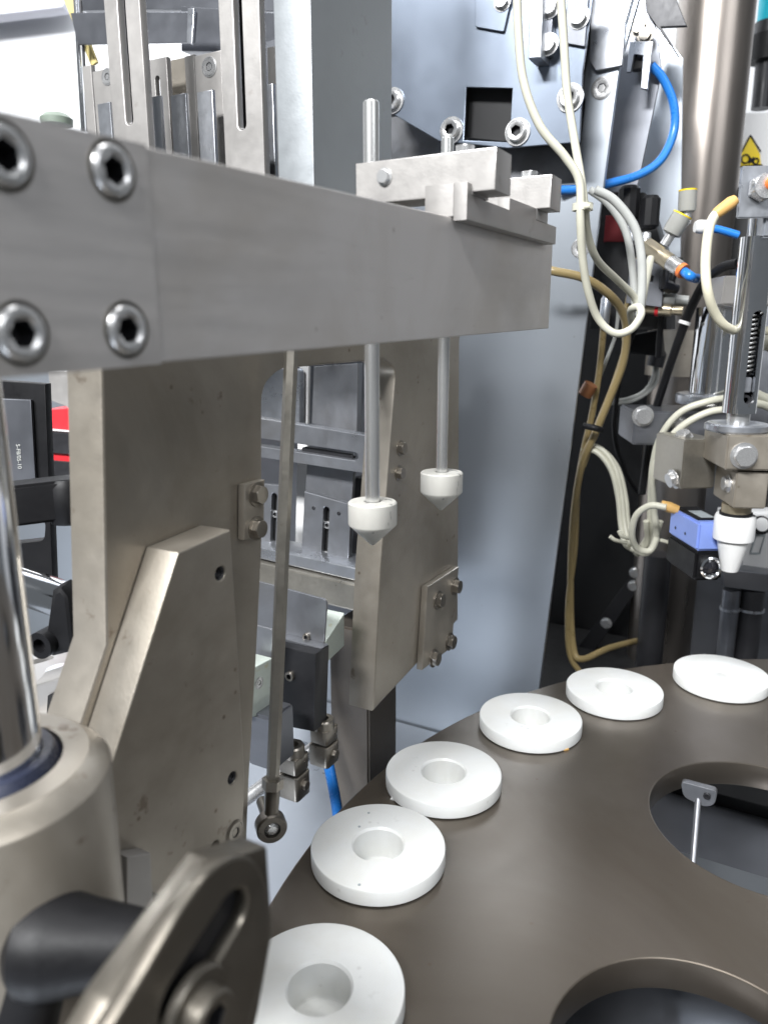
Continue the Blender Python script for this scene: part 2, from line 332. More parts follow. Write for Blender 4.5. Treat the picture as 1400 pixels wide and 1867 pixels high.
# two cross arms with rods
def cross_arm(fb, pl, pr, tp_l, tp_r, bt_r, rod_px, tip_px, rod_r, noz_w, top_px, labels, bolt_px, side_bolt, w):
    aL, zL = B(pl, tp_l, fb); aR, zR = B(pr, tp_r, fb); zB = B(pr, bt_r, fb)[1]
    zT = (zL+zR)/2; zM = sz1-.0060
    arm = prism('cross_bar_arm_block', PALE, 'b', [(aL, zM), (sf+.0006, zM), (sf+.0006, zB), (aR, zB), (aR, zT), (aL, zT)], fb, fb+w, bev=.0007)
    tag(arm, labels[0], 'arm', 'cross arms on the saddle')
    bb = fb+w/2
    rx = B(*rod_px, bb)[0]
    tz = B(*tip_px, bb)[1]; rod_top = B(*top_px, bb)[1]
    t = thing('nozzle_rod', (rx, bb, tz), labels[1], 'nozzle rod', 'cone nozzle rods hanging from the beam', MF)
    h = noz_w*.42
    s = noz_w/2
    hz = noz_w*.56
    zc = tz+noz_w*.38
    lathe('shaft', ROD, [(0,zc+hz-.004), (rod_r,zc+hz-.004), (rod_r,rod_top-.001), (rod_r-.0008,rod_top), (0,rod_top)], (rx, bb, 0), (0,0,1), t, MF)
    lathe('cone_nozzle', NOZ, [(0,tz), (.0012,tz+.0004), (s*.80,zc-noz_w*.02), (s*.97,zc+noz_w*.06), (s,zc+noz_w*.09), (s,zc+hz-.001), (s-.001,zc+hz), (rod_r+.0008,zc+hz), (rod_r+.0008,zc+hz-.003)], (rx, bb, 0), (0,0,1), t, MF, 64)
    ba = B(*bolt_px, bb)[0]
    screw('hex', (ba, bb, zT), (0,0,1), .0062, arm, m=BOLT)
    if side_bolt:
        a, z = B(*side_bolt, fb); screw('hex', (a, fb, z), (0,-1,0), .0040, arm, m=BOLT)
    return arm, zT
cross_arm(.429, 648, 905, 294, 270, 345, (678,632), (683,995), .0050, .0335, (672,184), ('pale cross arm with a hex bolt in its long side', 'steel rod with worn white cone nozzle, nearer and taller of the pair'), (848,262), (701,322), .025)
cross_arm(.545, 800, 1006, 335, 318, 378, (809,640), (808,931), .0046, .0345, (812,250), ('shorter cross arm at the far end of the saddle', 'steel rod with white cone nozzle hanging beyond the first one'), (965,312), None, .024)

# ================================================================== FRAME PLATE WITH WINDOW
PA = -.31
pl = lambda x, y: A(x, y, PA)
out = [(pl(193,1176)[0], pl(193,1176)[1]), (pl(185,690)[0], pl(185,690)[1]), (.272, .425), (.74, .425), pl(838,620), pl(835,1130), pl(680,1297),
       pl(693,1040), pl(722,672), pl(700,655), pl(510,672), pl(478,705), pl(478,1000), pl(468,1200), pl(455,1420), pl(448,1600), (pl(446,1640)[0], -.215), (.17, -.215), (.17, .06)]
out = rounded(out, [.0, .0, 0,0,0, .0,.0, .0, .02,.0, .01,.03,.0, .0,.0, .0, 0, 0, 0])
o = prism('frame_plate', BROWN, 'a', out, PA-.026, PA, bev=.0016); frame = o
tag(o, 'tall brown steel frame plate with a window opening behind the beam', 'frame')
for px, py in [(730,817), (727,862)]:
    b, z = A(px, py, PA); screw('hex', (PA, b, z), (1,0,0), .0055, frame, m=BOLTD)
# gusset
GA = -.286
gl = lambda x, y: A(x, y, GA)
pts = [gl(325,1008), gl(420,966), gl(430,1110), gl(447,1420), gl(440,1600), (gl(440,1600)[0], -.21), (.10, -.21), (gl(192,1430)[0]-.055, gl(192,1430)[1]-.13), gl(192,1430)]
o = prism('gusset_block', BROWN, 'a', pts, PA+.0004, GA, bev=.0011, holes=[arc_pts(*gl(402,1046), .0042, 20), arc_pts(*gl(424,1419), .0040, 20), arc_pts(*gl(392,1548), .0046, 20)])
tag(o, 'thick brown wedge shaped gusset with a pale sloping edge and tapped holes', 'gusset'); gus = o
b, z = gl(428,1518); screw('flat', (GA+.0004, b, z), (1,0,0), .0065, gus, m=BOLTD)
for q, r in (((402,1046),.0042), ((424,1419),.0040)):
    b, z = gl(*q)
    lathe('thread', DARK, [(r, -.001)]+[(r*(.99 if i % 2 else .80), -.001-.0011*(i+1)) for i in range(14)]+[(0,-.018)], (GA, b, z), (1,0,0), gus, MF, 24)
# bolt plates
bl = lambda x, y: A(x, y, PA+.006)
o = prism('bolt_plate', BROWN, 'a', [bl(447,884), bl(483,874), bl(481,975), bl(446,985)], PA+.0004, PA+.006); tag(o, 'small two bolt plate on the inner edge of the near frame upright', 'plate', 'bolt plates on the frame')
for q in ((468,901), (467,963)): b, z = bl(*q); screw('hex', (PA+.006, b, z), (1,0,0), .0062, o, m=BOLTD)
o = prism('bolt_plate', BROWN, 'a', [bl(778,1070), bl(835,1033), bl(822,1180), bl(768,1222)], PA+.0004, PA+.007); tag(o, 'four bolt plate on the outer lower corner of the far upright', 'plate', 'bolt plates on the frame')
for q in ((798,1094), (829,1069), (790,1200), (819,1170)): b, z = A(*q, PA+.007); screw('hex', (PA+.007, b, z), (1,0,0), .0075, o, m=BOLTD)
# post behind the far upright going down to the deck
a0, a1 = B(602, 1300, .60)[0], B(672, 1300, .60)[0]
o = box('back_post', mat('post_steel', (.19, .165, .14), .7, .42, .12, 10, .1, 300, spots=.4), (a0, a1), (.60, .66), (-.215, .085), bev=.002); tag(o, 'brown square post under the frame window, standing on the deck', 'post')
# hex link rod with ball end
t = thing('link_rod', (-.292, .42, .05), 'thin hexagonal link rod with ball joint end standing in the frame window', 'rod', None, MF)
lp = [Vector((-.294, *A(531, 640, -.294))), Vector((-.294, *A(497, 1432, -.294)))]
d = lp[0]-lp[1]
lathe('shaft', LINK, [(0,0), (.0045,0,'hex'), (.0045,d.length,'hex'), (0,d.length)], lp[1], d, t, MF, 36)
lathe('lock_nut', BOLTD, [(0,-.002), (.0075,-.002,'hex'), (.0075,.005,'hex'), (0,.005)], lp[1], d, t, MF)
DARKST = mat('oiled_dark_steel', (.17, .155, .135), .85, .34, .2, 60)
lathe('rod_end_neck', DARKST, [(0,-.022), (.0048,-.022), (.0055,-.004), (.0066,-.002), (0,-.002)], lp[1], d, t, MF)
e = lp[1]-d.normalized()*.030
lathe('rod_end_eye', DARKST, [(.0058,-.0055), (.0098,-.0055), (.0108,-.004), (.0108,.004), (.0098,.0055), (.0058,.0055), (.0058,-.0055)], e, (.75,-.65,0), t, MF)
lathe('ball', BOLT, [(0,-.0062), (.003,-.0058), (.0056,-.003), (.006,0), (.0056,.003), (.003,.0058), (0,.0062)], e, (.75,-.65,0), t, MF, 24)
lathe('pivot_stud', DARKST, [(0,-.030), (.0045,-.030), (.0045,-.005), (0,-.005)], e, (.75,-.65,0), t, MF, 20)

# ================================================================== THINGS SEEN THROUGH THE WINDOW
def bpoly(b, *q): return [B(x, y, b) for x, y in q]
o = prism('slotted_rail', GPLATE, 'b', bpoly(.63, (430,756), (725,803), (725,872), (430,827)), .63, .645, holes=[slot_pts(B(440,801,.63), B(646,832,.63), .0042)]); tag(o, 'dark horizontal rail with a long slot across the frame window', 'rail'); rail = o
prism('slot_insert', DARK, 'b', slot_pts(B(555,820,.638), B(640,833,.638), .0030), .637, .643, rail)
o = prism('adjuster_plate', GPLATE, 'b', bpoly(.622, (555,896), (640,920), (634,1042), (549,1020)), .622, .629, holes=[slot_pts(B(595,930,.622), B(591,1010,.622), .0036)]); tag(o, 'grey adjuster plate with vertical slot, fully seen in the window', 'plate', 'adjuster plates in the window'); ap = o
for q in ((572,926), (618,936)): a, z = B(*q, .622); screw('cap', (a, .6222, z), (0,-1,0), .0018, ap, m=DARK)
a, z = B(595, 958, .625); screw('cap', (a, .6285, z), (0,-1,0), .0040, ap)
a, z = B(592, 1012, .625); screw('cap', (a, .6285, z), (0,-1,0), .0036, ap)
prism('backing', VOID, 'b', bpoly(.6305, (585,925), (606,925), (604,1020), (582,1020)), .6297, .633, ap)
o = prism('adjuster_plate', GPLATE, 'b', bpoly(.622, (440,880), (512,885), (506,1010), (434,996)), .622, .629, holes=[slot_pts(B(500,905,.622), B(497,985,.622), .0036)]); tag(o, 'grey adjuster plate with slot half hidden behind the hex link rod', 'plate', 'adjuster plates in the window'); ap = o
a, z = B(500, 938, .625); screw('cap', (a, .6285, z), (0,-1,0), .0040, ap)
prism('backing', VOID, 'b', bpoly(.6305, (492,900), (508,900), (504,988), (488,988)), .6297, .633, ap)
o = prism('mount_plate', GPLATE, 'b', bpoly(.652, (560,836), (645,852), (640,928), (556,900)), .652, .658); tag(o, 'dark square mount plate below the slotted rail', 'plate')
o = prism('guide_plate', GPLATE, 'b', bpoly(.68, (572,668), (652,662), (650,790), (568,772)), .68, .69); tag(o, 'dark flat guide plate above the slotted rail', 'plate')
o = prism('guide_plate', ZINC, 'b', rounded(bpoly(.70, (470,672), (545,672), (545,790), (470,765)), .004), .70, .71); tag(o, 'grey plate in the rounded corner of the frame window', 'plate')
o = prism('bright_strip', WHITEP, 'b', bpoly(.715, (546,668), (562,668), (556,1000), (538,1000)), .715, .72); tag(o, 'narrow bright white strip seen between the window plates', 'strip')
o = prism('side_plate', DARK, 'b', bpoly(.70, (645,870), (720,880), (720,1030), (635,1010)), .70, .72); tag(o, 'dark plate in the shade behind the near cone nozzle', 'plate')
o = prism('front_flange', ZINC, 'b', bpoly(.60, (440,992), (670,1040), (668,1064), (436,1010)), .60, .64, bev=.0012); tag(o, 'bright steel ledge along the foot of the window plates', 'ledge')
o = prism('cross_bar', LINK, 'b', bpoly(.585, (430,1024), (668,1078), (664,1128), (430,1070)), .595, .66, bev=.002); tag(o, 'brown cross bar below the bright ledge', 'bar')
o = prism('added_window_backing', SHEETD, 'b', bpoly(.80, (400,640), (760,640), (760,1120), (400,1120)), .80, .81); tag(o, 'dark sheet added behind the frame window to keep it dark', 'sheet')  # added to hide the bright wall and keep the window dark
# sheet chutes
o = prism('sheet_guard', GPLATE, 'b', rounded(bpoly(.50, (440,1052), (596,1094), (590,1178), (440,1140)), [.0,.005,0,0]), .50, .5025); tag(o, 'grey folded sheet guard with rounded corner behind the link rod', 'guard'); sg = o
a, z = B(560, 1161, .50); screw('cap', (a, .50, z), (0,-1,0), .0035, sg, m=BOLTD)
prism('folded_lip', GPLATE, 'b', bpoly(.49, (500,1160), (588,1182), (574,1192), (505,1172)), .49, .5, sg)
o = prism('sheet_guard', GPLATE, 'b', rounded(bpoly(.46, (430,1132), (498,1148), (494,1208), (430,1192)), [.0,.005,0,0]), .46, .4625); tag(o, 'smaller grey sheet guard close to the near frame upright', 'guard')
t0 = [B(575,1185,.495)[0], B(512,1170,.495)[0]]
o = prism('aluminium_block', GREENW, 'a', [A(574,1200,-.345), A(628,1118,-.345), A(628,1178,-.345), A(576,1228,-.345)], -.375, -.345, bev=.001); tag(o, 'greenish aluminium block with yellow stains beside the sheet guard', 'block')
o = prism('aluminium_block', GREENW, 'a', [A(455,1222,-.355), A(496,1200,-.355), A(494,1300,-.355), A(455,1310,-.355)], -.375, -.355, bev=.001); tag(o, 'pale aluminium block with one screw beside the near upright', 'block')
b, z = A(472, 1245, -.355); screw('flat', (-.3546, b, z), (1,0,0), .004, o)
o = prism('black_block', DARK, 'b', bpoly(.48, (500,1176), (576,1192), (572,1335), (496,1320)), .48, .50, bev=.001); tag(o, 'black machined block under the grey sheet guard', 'block')
a, z = B(530, 1232, .48); screw('cap', (a, .48, z), (0,-1,0), .0042, o, m=BOLTD)
# clamps
def rod_clamp(px, py, b, w, h, label):
    a, z = B(px, py, b)
    t = thing('rod_clamp', (a, b, z-h), label, 'clamp', 'small rod clamps under the window', MF)
    prism('body', BOLTD, 'z', rounded([(a-w, b-w), (a+w, b-w), (a+w, b+w), (a-w, b+w)], w*.35), z-h, z-h*.42, t, bev=.001)
    prism('jaw', BOLTD, 'z', rounded([(a-w*.92, b-w*.92), (a+w*.92, b-w*.92), (a+w*.92, b+w), (a-w*.92, b+w)], w*.35), z-h*.38, z, t, bev=.001)
    lathe('barrel', BOLTD, [(0,z-.001), (w*.95,z-.001), (w*.95,z+h*.20), (w*.85,z+h*.24), (w*.45,z+h*.24), (w*.42,z+h*.05), (0,z+h*.05)], (a, b, 0), (0,0,1), t, MF, 28)
    screw('hex', (a+w, b, z-h*.68), (1,0,0), w*.42, t, m=BOLTD)
    return t
rod_clamp(535, 1375, .465, .0100, .038, 'oily rod clamp with socket screw beside the ball joint')
rod_clamp(590, 1325, .50, .0100, .034, 'second oily rod clamp higher up by the blue hose')
o = tube('clamp_bar', BOLT, [MF @ Vector((*B(430,1470,.47)[:1], .47, B(430,1470,.47)[1])), MF @ Vector((B(600,1345,.52)[0], .52, B(600,1345,.52)[1]))], .0065, sm=False); tag(o, 'steel cross rod held by the two oily clamps', 'rod')
o = box('cylinder_block', SHEETD, (B(455,1450,.43)[0], B(500,1450,.43)[0]), (.43, .46), (B(455,1395,.43)[1], B(455,1300,.43)[1]), bev=.002); tag(o, 'dark block behind the lower end of the link rod', 'block')
o = tube('blue_air_hose', BLUE, hosepts([(566,1215,.70), (577,1290,.70), (594,1370,.69), (612,1460,.67), (626,1560,.66)]), .0056); tag(o, 'blue air hose running down below the rod clamps', 'hose', 'blue air hoses')

# ================================================================== TOP LEFT BARS
def slotted_bar(b, x0, x1, y0, sx, sy, label, deep):
    aL, aR = B(x0, 150, b)[0], B(x1, 150, b)[0]
    s = slot_pts((B(sx, 150, b)[0], B(sx, sy, b)[1]), (B(sx, 150, b)[0], .86), .0042)
    o = prism('slotted_bar', PALE, 'b', [(aL, .40), (aR, .40), (aR, .88), (aL, .88)], b, b+deep, holes=[s], bev=.0009)
    return tag(o, label, 'bar', 'slotted bars above the beam')
slotted_bar(.52, 200, 264, 0, 231, 218, 'upright slotted bar above the beam, nearer the white wall', .008)
slotted_bar(.54, 404, 477, 0, 438, 226, 'upright slotted bar close beside the wide upright plate', .008)
for bq, xq, l in ((.536, 228, 'dark strip added right behind the first slotted bar to shade its slot'), (.556, 434, 'dark strip added right behind the second slotted bar to shade its slot')):  # dark strips added so the bar slots look shaded
    aq = B(xq, 150, bq)[0]; o = box('slot_shade_strip', DARK, (aq-.012, aq+.008), (bq, bq+.008), (.42 if bq > .55 else .40, .88)); tag(o, l, 'rail', 'dark strips standing in for slot shade')
wa = -.312
b0w, b1w = A(570, 200, wa)[0], A(715, 130, wa)[0]
o = prism('wide_upright', mat('upright_steel', (.34, .36, .375), .55, .44, .08, 10, .1, 500, spots=.2), 'a', [(b0w, .40), (b1w, .40), (b1w, .90), (b0w, .90)], wa-.030, wa, bev=.0012); tag(o, 'wide upright steel plate rising behind the beam with a bright edge', 'plate')
# plates behind the bars
def bplate(name, m, b, x0, x1, y0, label, cat='plate', group=None, t=.006, holes=(), low=.395, cut=0):
    aL, aR = B(x0, 250, b)[0], B(x1, 250, b)[0]; z1 = B((x0+x1)/2, y0, b)[1]
    o = prism(name, m, 'b', [(aL, low), (aR, low), (aR, z1), (aL, z1)], b, b+t, holes=holes, bev=.0006); return tag(o, label, cat, group)
G = 'plates behind the slotted bars'
o = bplate('guide_plate', PALE, .60, 178, 262, 118, 'plate with one socket screw behind the first slotted bar', group=G)
a, z = B(196, 139, .60); screw('flat', (a, .5996, z), (0,-1,0), .0065, o)
o = bplate('guide_plate', PALE, .61, 160, 176, 116, 'narrow plate edge beside the thin bright rods', group=G)
o = bplate('guide_plate', PALE, .60, 272, 312, 104, 'plate with a short dark slot between the slotted bars', group=G, holes=[slot_pts((B(287,150,.60)[0], B(287,143,.60)[1]), (B(287,150,.60)[0], B(287,195,.60)[1]), .0028)])
o = bplate('guide_plate', BROWN, .63, 314, 350, 104, 'shaded brown plate between two pale plates', group=G)
o = bplate('guide_plate', PALE, .60, 362, 410, 94, 'plate with one socket screw beside the second slotted bar', group=G)
a, z = B(382, 121, .60); screw('flat', (a, .5996, z), (0,-1,0), .0072, o)
o = bplate('guide_plate', PALE, .615, 344, 361, 98, 'thin pale plate edge next to the screwed plate', group=G)
o = bplate('guide_plate', PALE, .60, 492, 516, 82, 'pale plate between second slotted bar and wide upright', group=G)
for x0, x1, y0, l in [(274,296,174,'short blue-grey strip below the dark slot plate'), (315,343,170,'short blue-grey strip in front of the shaded plate'), (363,391,164,'short blue-grey strip under the screwed plate'),
                      (484,500,152,'short blue-grey strip beside the wide upright'), (430,446,160,'short blue-grey strip seen through the second bar slot'), (182,205,186,'short blue-grey strip left of the first slotted bar')]:
    bplate('guide_strip', ZINC, .575, x0, x1, y0, l, 'strip', 'blue-grey strips', t=.004)
o = prism('backing_plate', SHEETD, 'b', [(B(300,200,.66)[0], .38), (B(540,200,.66)[0], .38), (B(540,200,.66)[0], B(400,90,.66)[1]), (B(300,200,.66)[0], B(400,110,.66)[1])], .66, .67); tag(o, 'dark backing plate behind the pale guide plates', 'plate')
# channel / box duct
cb = .70
o = prism('box_duct', SHEETD, 'b', bpoly(cb, (128,22), (356,20), (352,76), (142,80)), cb, cb+.004, bev=.0006); tag(o, 'grey sheet channel crossing behind the slotted bars', 'channel'); duct = o
prism('duct_end', ZINC, 'b', bpoly(cb-.004, (342,14), (354,14), (350,80), (340,76)), cb-.004, cb-.0005, duct)
o = prism('box_duct', SHEETD, 'b', bpoly(.74, (330,10), (545,24), (545,96), (330,92)), .74, .76, bev=.001); tag(o, 'darker grey housing beyond the sheet channel, beside wide upright', 'housing')
o = prism('box_duct', SHEETD, 'b', bpoly(.80, (150,-40), (560,-40), (560,20), (280,16), (150,18)), .80, .82); tag(o, 'dark sheet metal at the top edge behind the slotted bars', 'sheet')
o = prism('yellow_strip', mat('pale_yellow_paint', (.62, .52, .22), 0, .5, .1, 20), 'b', bpoly(.72, (108,-20), (124,-20), (176,112), (166,120)), .72, .724); tag(o, 'pale yellow edge strip beside the channel end', 'strip')
for x0, y0, x1, y1, r, l in [(137,-20,152,240,.0030,'thin bright rod at the edge of the white wall'), (146,-20,160,240,.0018,'thin dark wire beside the bright rod')]:
    o = tube('thin_rod', CHROME if r > .002 else DARK, [MF @ Vector((B(x0,y0,.71)[0], .71, B(x0,y0,.71)[1])), MF @ Vector((B(x1,y1,.71)[0], .71, B(x1,y1,.71)[1]))], r, sm=False); tag(o, l, 'rod')
o = lathe('green_cap', GREEN, [(0,0), (.020,0), (.021,.008), (.014,.014), (0,.016)], Y(104,228,1.1)); tag(o, 'small green cap just above the near end of the beam', 'cap')  # small round green cap

# ================================================================== COVER PANEL (stainless) AND UPPER HOUSING
cb = .92
pts = [(-.66, -.213), (B(985,1240,cb)[0]-.009, -.213), B(985,1240,cb), B(1062,640,cb), B(1095,380,cb), B(1130,120,cb), B(1170,-20,cb), (-.66, .80)]
hole = [(-.52, .545), (B(1052,300,cb)[0], .535), (B(1062,262,cb)[0], .62), (-.52, .64)]
o = prism('stainless_cover', SHEET, 'b', pts, cb, cb+.006, holes=[hole], bev=.001); cover = o
tag(o, 'tall polished stainless cover panel with a slanting edge behind the beam', 'panel')
for q, r in [((1097,160),.0095), ((1058,452),.0088)]:
    a, z = B(*q, cb); screw('flat', (a, cb-.0004, z), (0,-1,0), r, cover)
prism('liner', GPLATE, 'b', [(-.60, .50), (-.246, .50), (-.246, .66), (-.60, .66)], cb+.010, cb+.014, cover)
o = box('deck_step', DECK, (-.66, -.15), (.80, .918), (-.2145, -.20), bev=.002); tag(o, 'low stainless step at the foot of the cover panel', 'step')
ub = .86
upts = bpoly(ub, (690,-40), (1085,-40), (1062,130), (1056,258), (925,269), (800,256), (718,208), (708,190))
sq = bpoly(ub, (850,158), (934,160), (928,266), (845,262))
o = prism('upper_housing', SHEETB, 'b', upts, ub, ub+.0035, holes=[[sq[0], sq[1], (sq[2][0], sq[2][1]+.004), (sq[3][0], sq[3][1]+.004)]], bev=.0006); up = o
tag(o, 'blue-grey stainless housing front with a square opening above the beam', 'housing')
prism('shell', VOID, 'b', [(a-.014, z+.012) for a, z in upts], ub+.02, cb-.002, up)
for q, r in [((717,183),.0105), ((824,237),.0105), ((944,240),.0105), ((1040,178),.0105), ((1026,176),.004)][:4]:
    a, z = B(*q, ub); screw('cap', (a, ub-.0005, z), (0,-1,0), r, up); lathe('washer', BOLT, [(r*.9,0), (r*1.35,0), (r*1.35,.002), (r*.9,.002)], (a, ub, z), (0,-1,0), up, MF)
# plates on the housing
o = prism('cover_plate', SHEETB, 'b', rounded(bpoly(ub-.004, (866,-30), (938,-30), (918,57), (866,48)), .002), ub-.004, ub-.0005); tag(o, 'small rectangular cover plate left of the pale cables', 'plate'); 
a, z = B(916, 2, ub-.004); screw('hex', (a, ub-.004, z), (0,-1,0), .0075, o)
t = thing('hinge_block', (B(985,50,ub)[0], ub, .6), 'upright steel hinge block with two hex bolts between the pale cables', 'hinge', None, MF)
prism('body', ZINC, 'b', bpoly(ub-.03, (966,-40), (990,-40), (986,104), (963,106)), ub-.03, ub-.001, t, bev=.001)
prism('leaf', SHEETD, 'b', bpoly(ub-.012, (990,-40), (1010,-40), (1004,98), (986,104)), ub-.012, ub-.001, t)
for q in ((1003,12), (1000,80)): a, z = B(*q, ub-.012); screw('hex', (a, ub-.012, z), (0,-1,0), .0085, t)
o = prism('cover_plate', SHEETD, 'b', rounded(bpoly(ub-.004, (1034,-30), (1075,-30), (1066,84), (1030,78)), .002), ub-.004, ub-.0005); tag(o, 'narrow cover plate with one hex bolt right of the pale cables', 'plate')
a, z = B(1056, 31, ub-.004); screw('hex', (a, ub-.004, z), (0,-1,0), .0085, o)
o = prism('corner_shield', ZINC, 'b', bpoly(.914, (1080,-30), (1160,-30), (1140,40), (1134,118), (1086,128), (1074,110)), .914, .9192); tag(o, 'bright curved shield at the upper corner of the cover panel', 'shield')

# ================================================================== RECESS, SHEETS AND PILLAR
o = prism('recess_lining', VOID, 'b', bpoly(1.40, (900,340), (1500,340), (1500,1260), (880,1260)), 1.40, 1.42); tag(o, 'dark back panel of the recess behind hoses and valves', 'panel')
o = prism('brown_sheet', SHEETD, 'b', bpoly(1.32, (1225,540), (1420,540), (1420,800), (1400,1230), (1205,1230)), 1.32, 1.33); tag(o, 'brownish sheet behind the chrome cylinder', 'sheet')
o = prism('inner_sheet', SHEETD, 'b', bpoly(1.00, (1150,-30), (1178,-30), (1200,70), (1206,130), (1164,330), (1158,350), (1090,350)), 1.00, 1.004); tag(o, 'dark grey leaning sheet right of the cover panel edge', 'sheet')
o = prism('inner_sheet', SHEET, 'b', bpoly(1.10, (1172,50), (1205,52), (1245,105), (1240,500), (1130,500)), 1.10, 1.104); tag(o, 'pale leaning sheet between the blue hose loop and the pillar', 'sheet')
o = prism('corner_bracket', DARK, 'b', bpoly(.99, (1172,-30), (1222,-30), (1252,46), (1205,48), (1240,104), (1234,100), (1178,20)), .99, .996); tag(o, 'black triangular sheet bracket beside the pillar top', 'bracket')
for q in ((1158,24), (1162,45), (1140,26)):
    a, z = B(*q, .985)
t = thing('hose_bracket', (B(1165,110,.97)[0], .97, .68), 'pale steel angle bracket holding the end of the blue hose', 'bracket', None, MF)
prism('plate', ZINC, 'b', bpoly(.97, (1148,74), (1190,74), (1180,162), (1168,160), (1172,100), (1156,98), (1150,130), (1142,130)), .97, .976, t)
a, z = B(1160, 40, .97)
screw('hex', (a, .985, z), (0,-1,0), .008, t, m=BOLTD); a, z = B(1172, 55, .97); screw('hex', (a, .985, z), (0,-1,0), .007, t, m=BOLTD)
box('hose_socket', VOID, (B(1152,110,.98)[0], B(1174,110,.98)[0]), (.978, .99), (B(1160,126,.98)[1], B(1160,94,.98)[1]), t)
pp = Y(1287, 300, 1.25)
o = lathe('round_pillar', mat('pillar_steel', (.29, .26, .235), .95, .32, .10, 8, .05, 300, stretch=(1,1,.15)), [(0,-.215), (.053,-.215), (.053,1.2), (0,1.2)], (.484, 1.25, 0), seg=72); tag(o, 'thick round steel pillar standing behind the tapered white nozzle', 'pillar', kind='thing'); pil = o
lathe('collar', BROWN, [(.0535,.30), (.060,.30), (.060,.37), (.0535,.37)], (.484, 1.25, 0), parent=pil, seg=72)

# ================================================================== HOSES AND CABLES
def hose(name, m, pts, r, label, cat='hose', group=None): return tag(tube(name, m, hosepts(pts), r), label, cat, group)
hose('pale_cable', CREAM, [(942,-40,.70), (945,60,.70), (955,150,.70), (985,230,.70), (1030,285,.70), (1056,330,.70), (1058,400,.70), (1062,470,.71), (1072,530,.72), (1090,580,.73), (1120,607,.73), (1150,600,.73), (1168,575,.73), (1165,560,.74), (1150,565,.76), (1152,590,.8)], .0036, 'pale cream cable looping in a teardrop in front of the recess', 'cable', 'pale cables')
hose('pale_cable', CREAM, [(1020,-40,.72), (1028,80,.72), (1034,170,.72), (1048,260,.715), (1060,330,.705), (1066,380,.705), (1072,430,.72), (1090,475,.74), (1125,510,.78), (1155,540,.8), (1166,570,.8)], .0036, 'printed pale cable hanging between hinge block and cover plate', 'cable', 'pale cables')
o = hose('grey_cable', GREYC, [(1085,345,.80), (1120,365,.80), (1155,410,.80), (1168,460,.80), (1170,520,.80), (1166,575,.80)], .0044, 'thick grey cable arching behind the cable tie', 'cable')
o = hose('grey_cable', GREYC, [(1075,345,.86), (1110,372,.86), (1140,420,.86), (1152,480,.86), (1158,560,.86)], .0040, 'second grey cable just inside the thick grey one', 'cable')
t = tag(lathe('cable_tie', CREAM, [(.0072,-.003), (.0088,-.003), (.0088,.003), (.0072,.003), (.0072,-.003)], Y(1062,377,.704), (0,0,1)), 'cable tie binding the two pale cables', 'tie')
tube('tail', CREAM, hosepts([(1066,377,.697), (1078,375,.69)]), .0022, t, sm=False)
hose('blue_air_hose', BLUE, [(1020,346,.93), (1060,344,.93), (1110,334,.94), (1165,318,.95), (1205,290,.955), (1228,240,.96), (1228,190,.96), (1210,145,.96), (1187,118,.958)], .0050, 'blue air hose in a wide loop beside the round pillar', 'hose', 'blue air hoses')
hose('amber_hose', AMBER, [(985,488,.88), (1010,494,.87), (1060,505,.87), (1100,528,.88), (1130,560,.90), (1142,600,.92), (1136,660,.94), (1110,730,.96), (1085,790,.98), (1060,850,1.0), (1045,950,1.02), (1040,1080,1.02), (1045,1180,1.02), (1062,1202,1.02), (1110,1182,1.08), (1165,1168,1.16), (1215,1160,1.24)], .0049, 'amber hose from the beam end down through the recess', 'hose', 'amber hoses')
hose('amber_hose', AMBER, [(1105,545,1.0), (1100,600,1.0), (1092,680,1.0), (1078,760,1.0), (1062,830,1.0), (1052,900,1.02), (1048,1000,1.02), (1036,1100,1.02), (1038,1190,1.02), (1060,1230,1.02)], .0042, 'thinner amber hose hanging straight down in the recess', 'hose', 'amber hoses')
hose('amber_hose', AMBER, [(1140,640,1.0), (1120,700,1.0), (1096,760,1.0), (1080,800,1.0), (1062,850,1.0)], .0046, 'amber hose bundled beside the main amber hose', 'hose', 'amber hoses')
o = hose('hose_band', BLACK, [(1064,776,.965), (1084,780,.955), (1096,784,.96)], .004, 'black band round the amber hose bundle', 'band')
for k, (dx, dy) in enumerate([(0,0), (7,6), (-6,7)]):
    hose('bundled_cable', CREAM, [(1066+dx,812+dy,1.0), (1095+dx,818+dy,.99), (1120+dx,850+dy,.98), (1133+dx,900+dy,.97), (1138+dx,950+dy,.96), (1146+dx,985+dy,.95), (1165+dx,1008-dy,.95), (1185+dx,985+dy,.94), (1190+dx*2,950,.93)], .0036,
         ['outer pale cable of the bundle hanging under the amber hoses', 'middle pale cable of the bundle hanging under the amber hoses', 'inner pale cable of the bundle hanging under the amber hoses'][k], 'cable', 'bundled pale cables')
hose('pale_cable', CREAM, [(1345,722,.90), (1290,732,.90), (1240,752,.91), (1205,795,.92), (1190,850,.93), (1186,920,.93), (1182,975,.94), (1160,1012,.95)], .0042, 'upper of two pale cables curving down from the slotted tube', 'cable', 'pale cables')
hose('pale_cable', CREAM, [(1340,745,.88), (1290,752,.88), (1240,780,.89), (1206,822,.90), (1190,870,.91), (1192,930,.92), (1196,975,.92), (1180,1008,.93), (1150,1000,.94)], .0042, 'lower of two pale cables curving down from the slotted tube', 'cable', 'pale cables')
hose('pale_cable', CREAM, [(1215,925,.86), (1185,922,.87), (1160,940,.88), (1152,975,.89), (1162,1000,.9), (1185,1004,.9), (1198,980,.9)], .0040, 'short pale cable leading into the blue sensor', 'cable', 'pale cables')
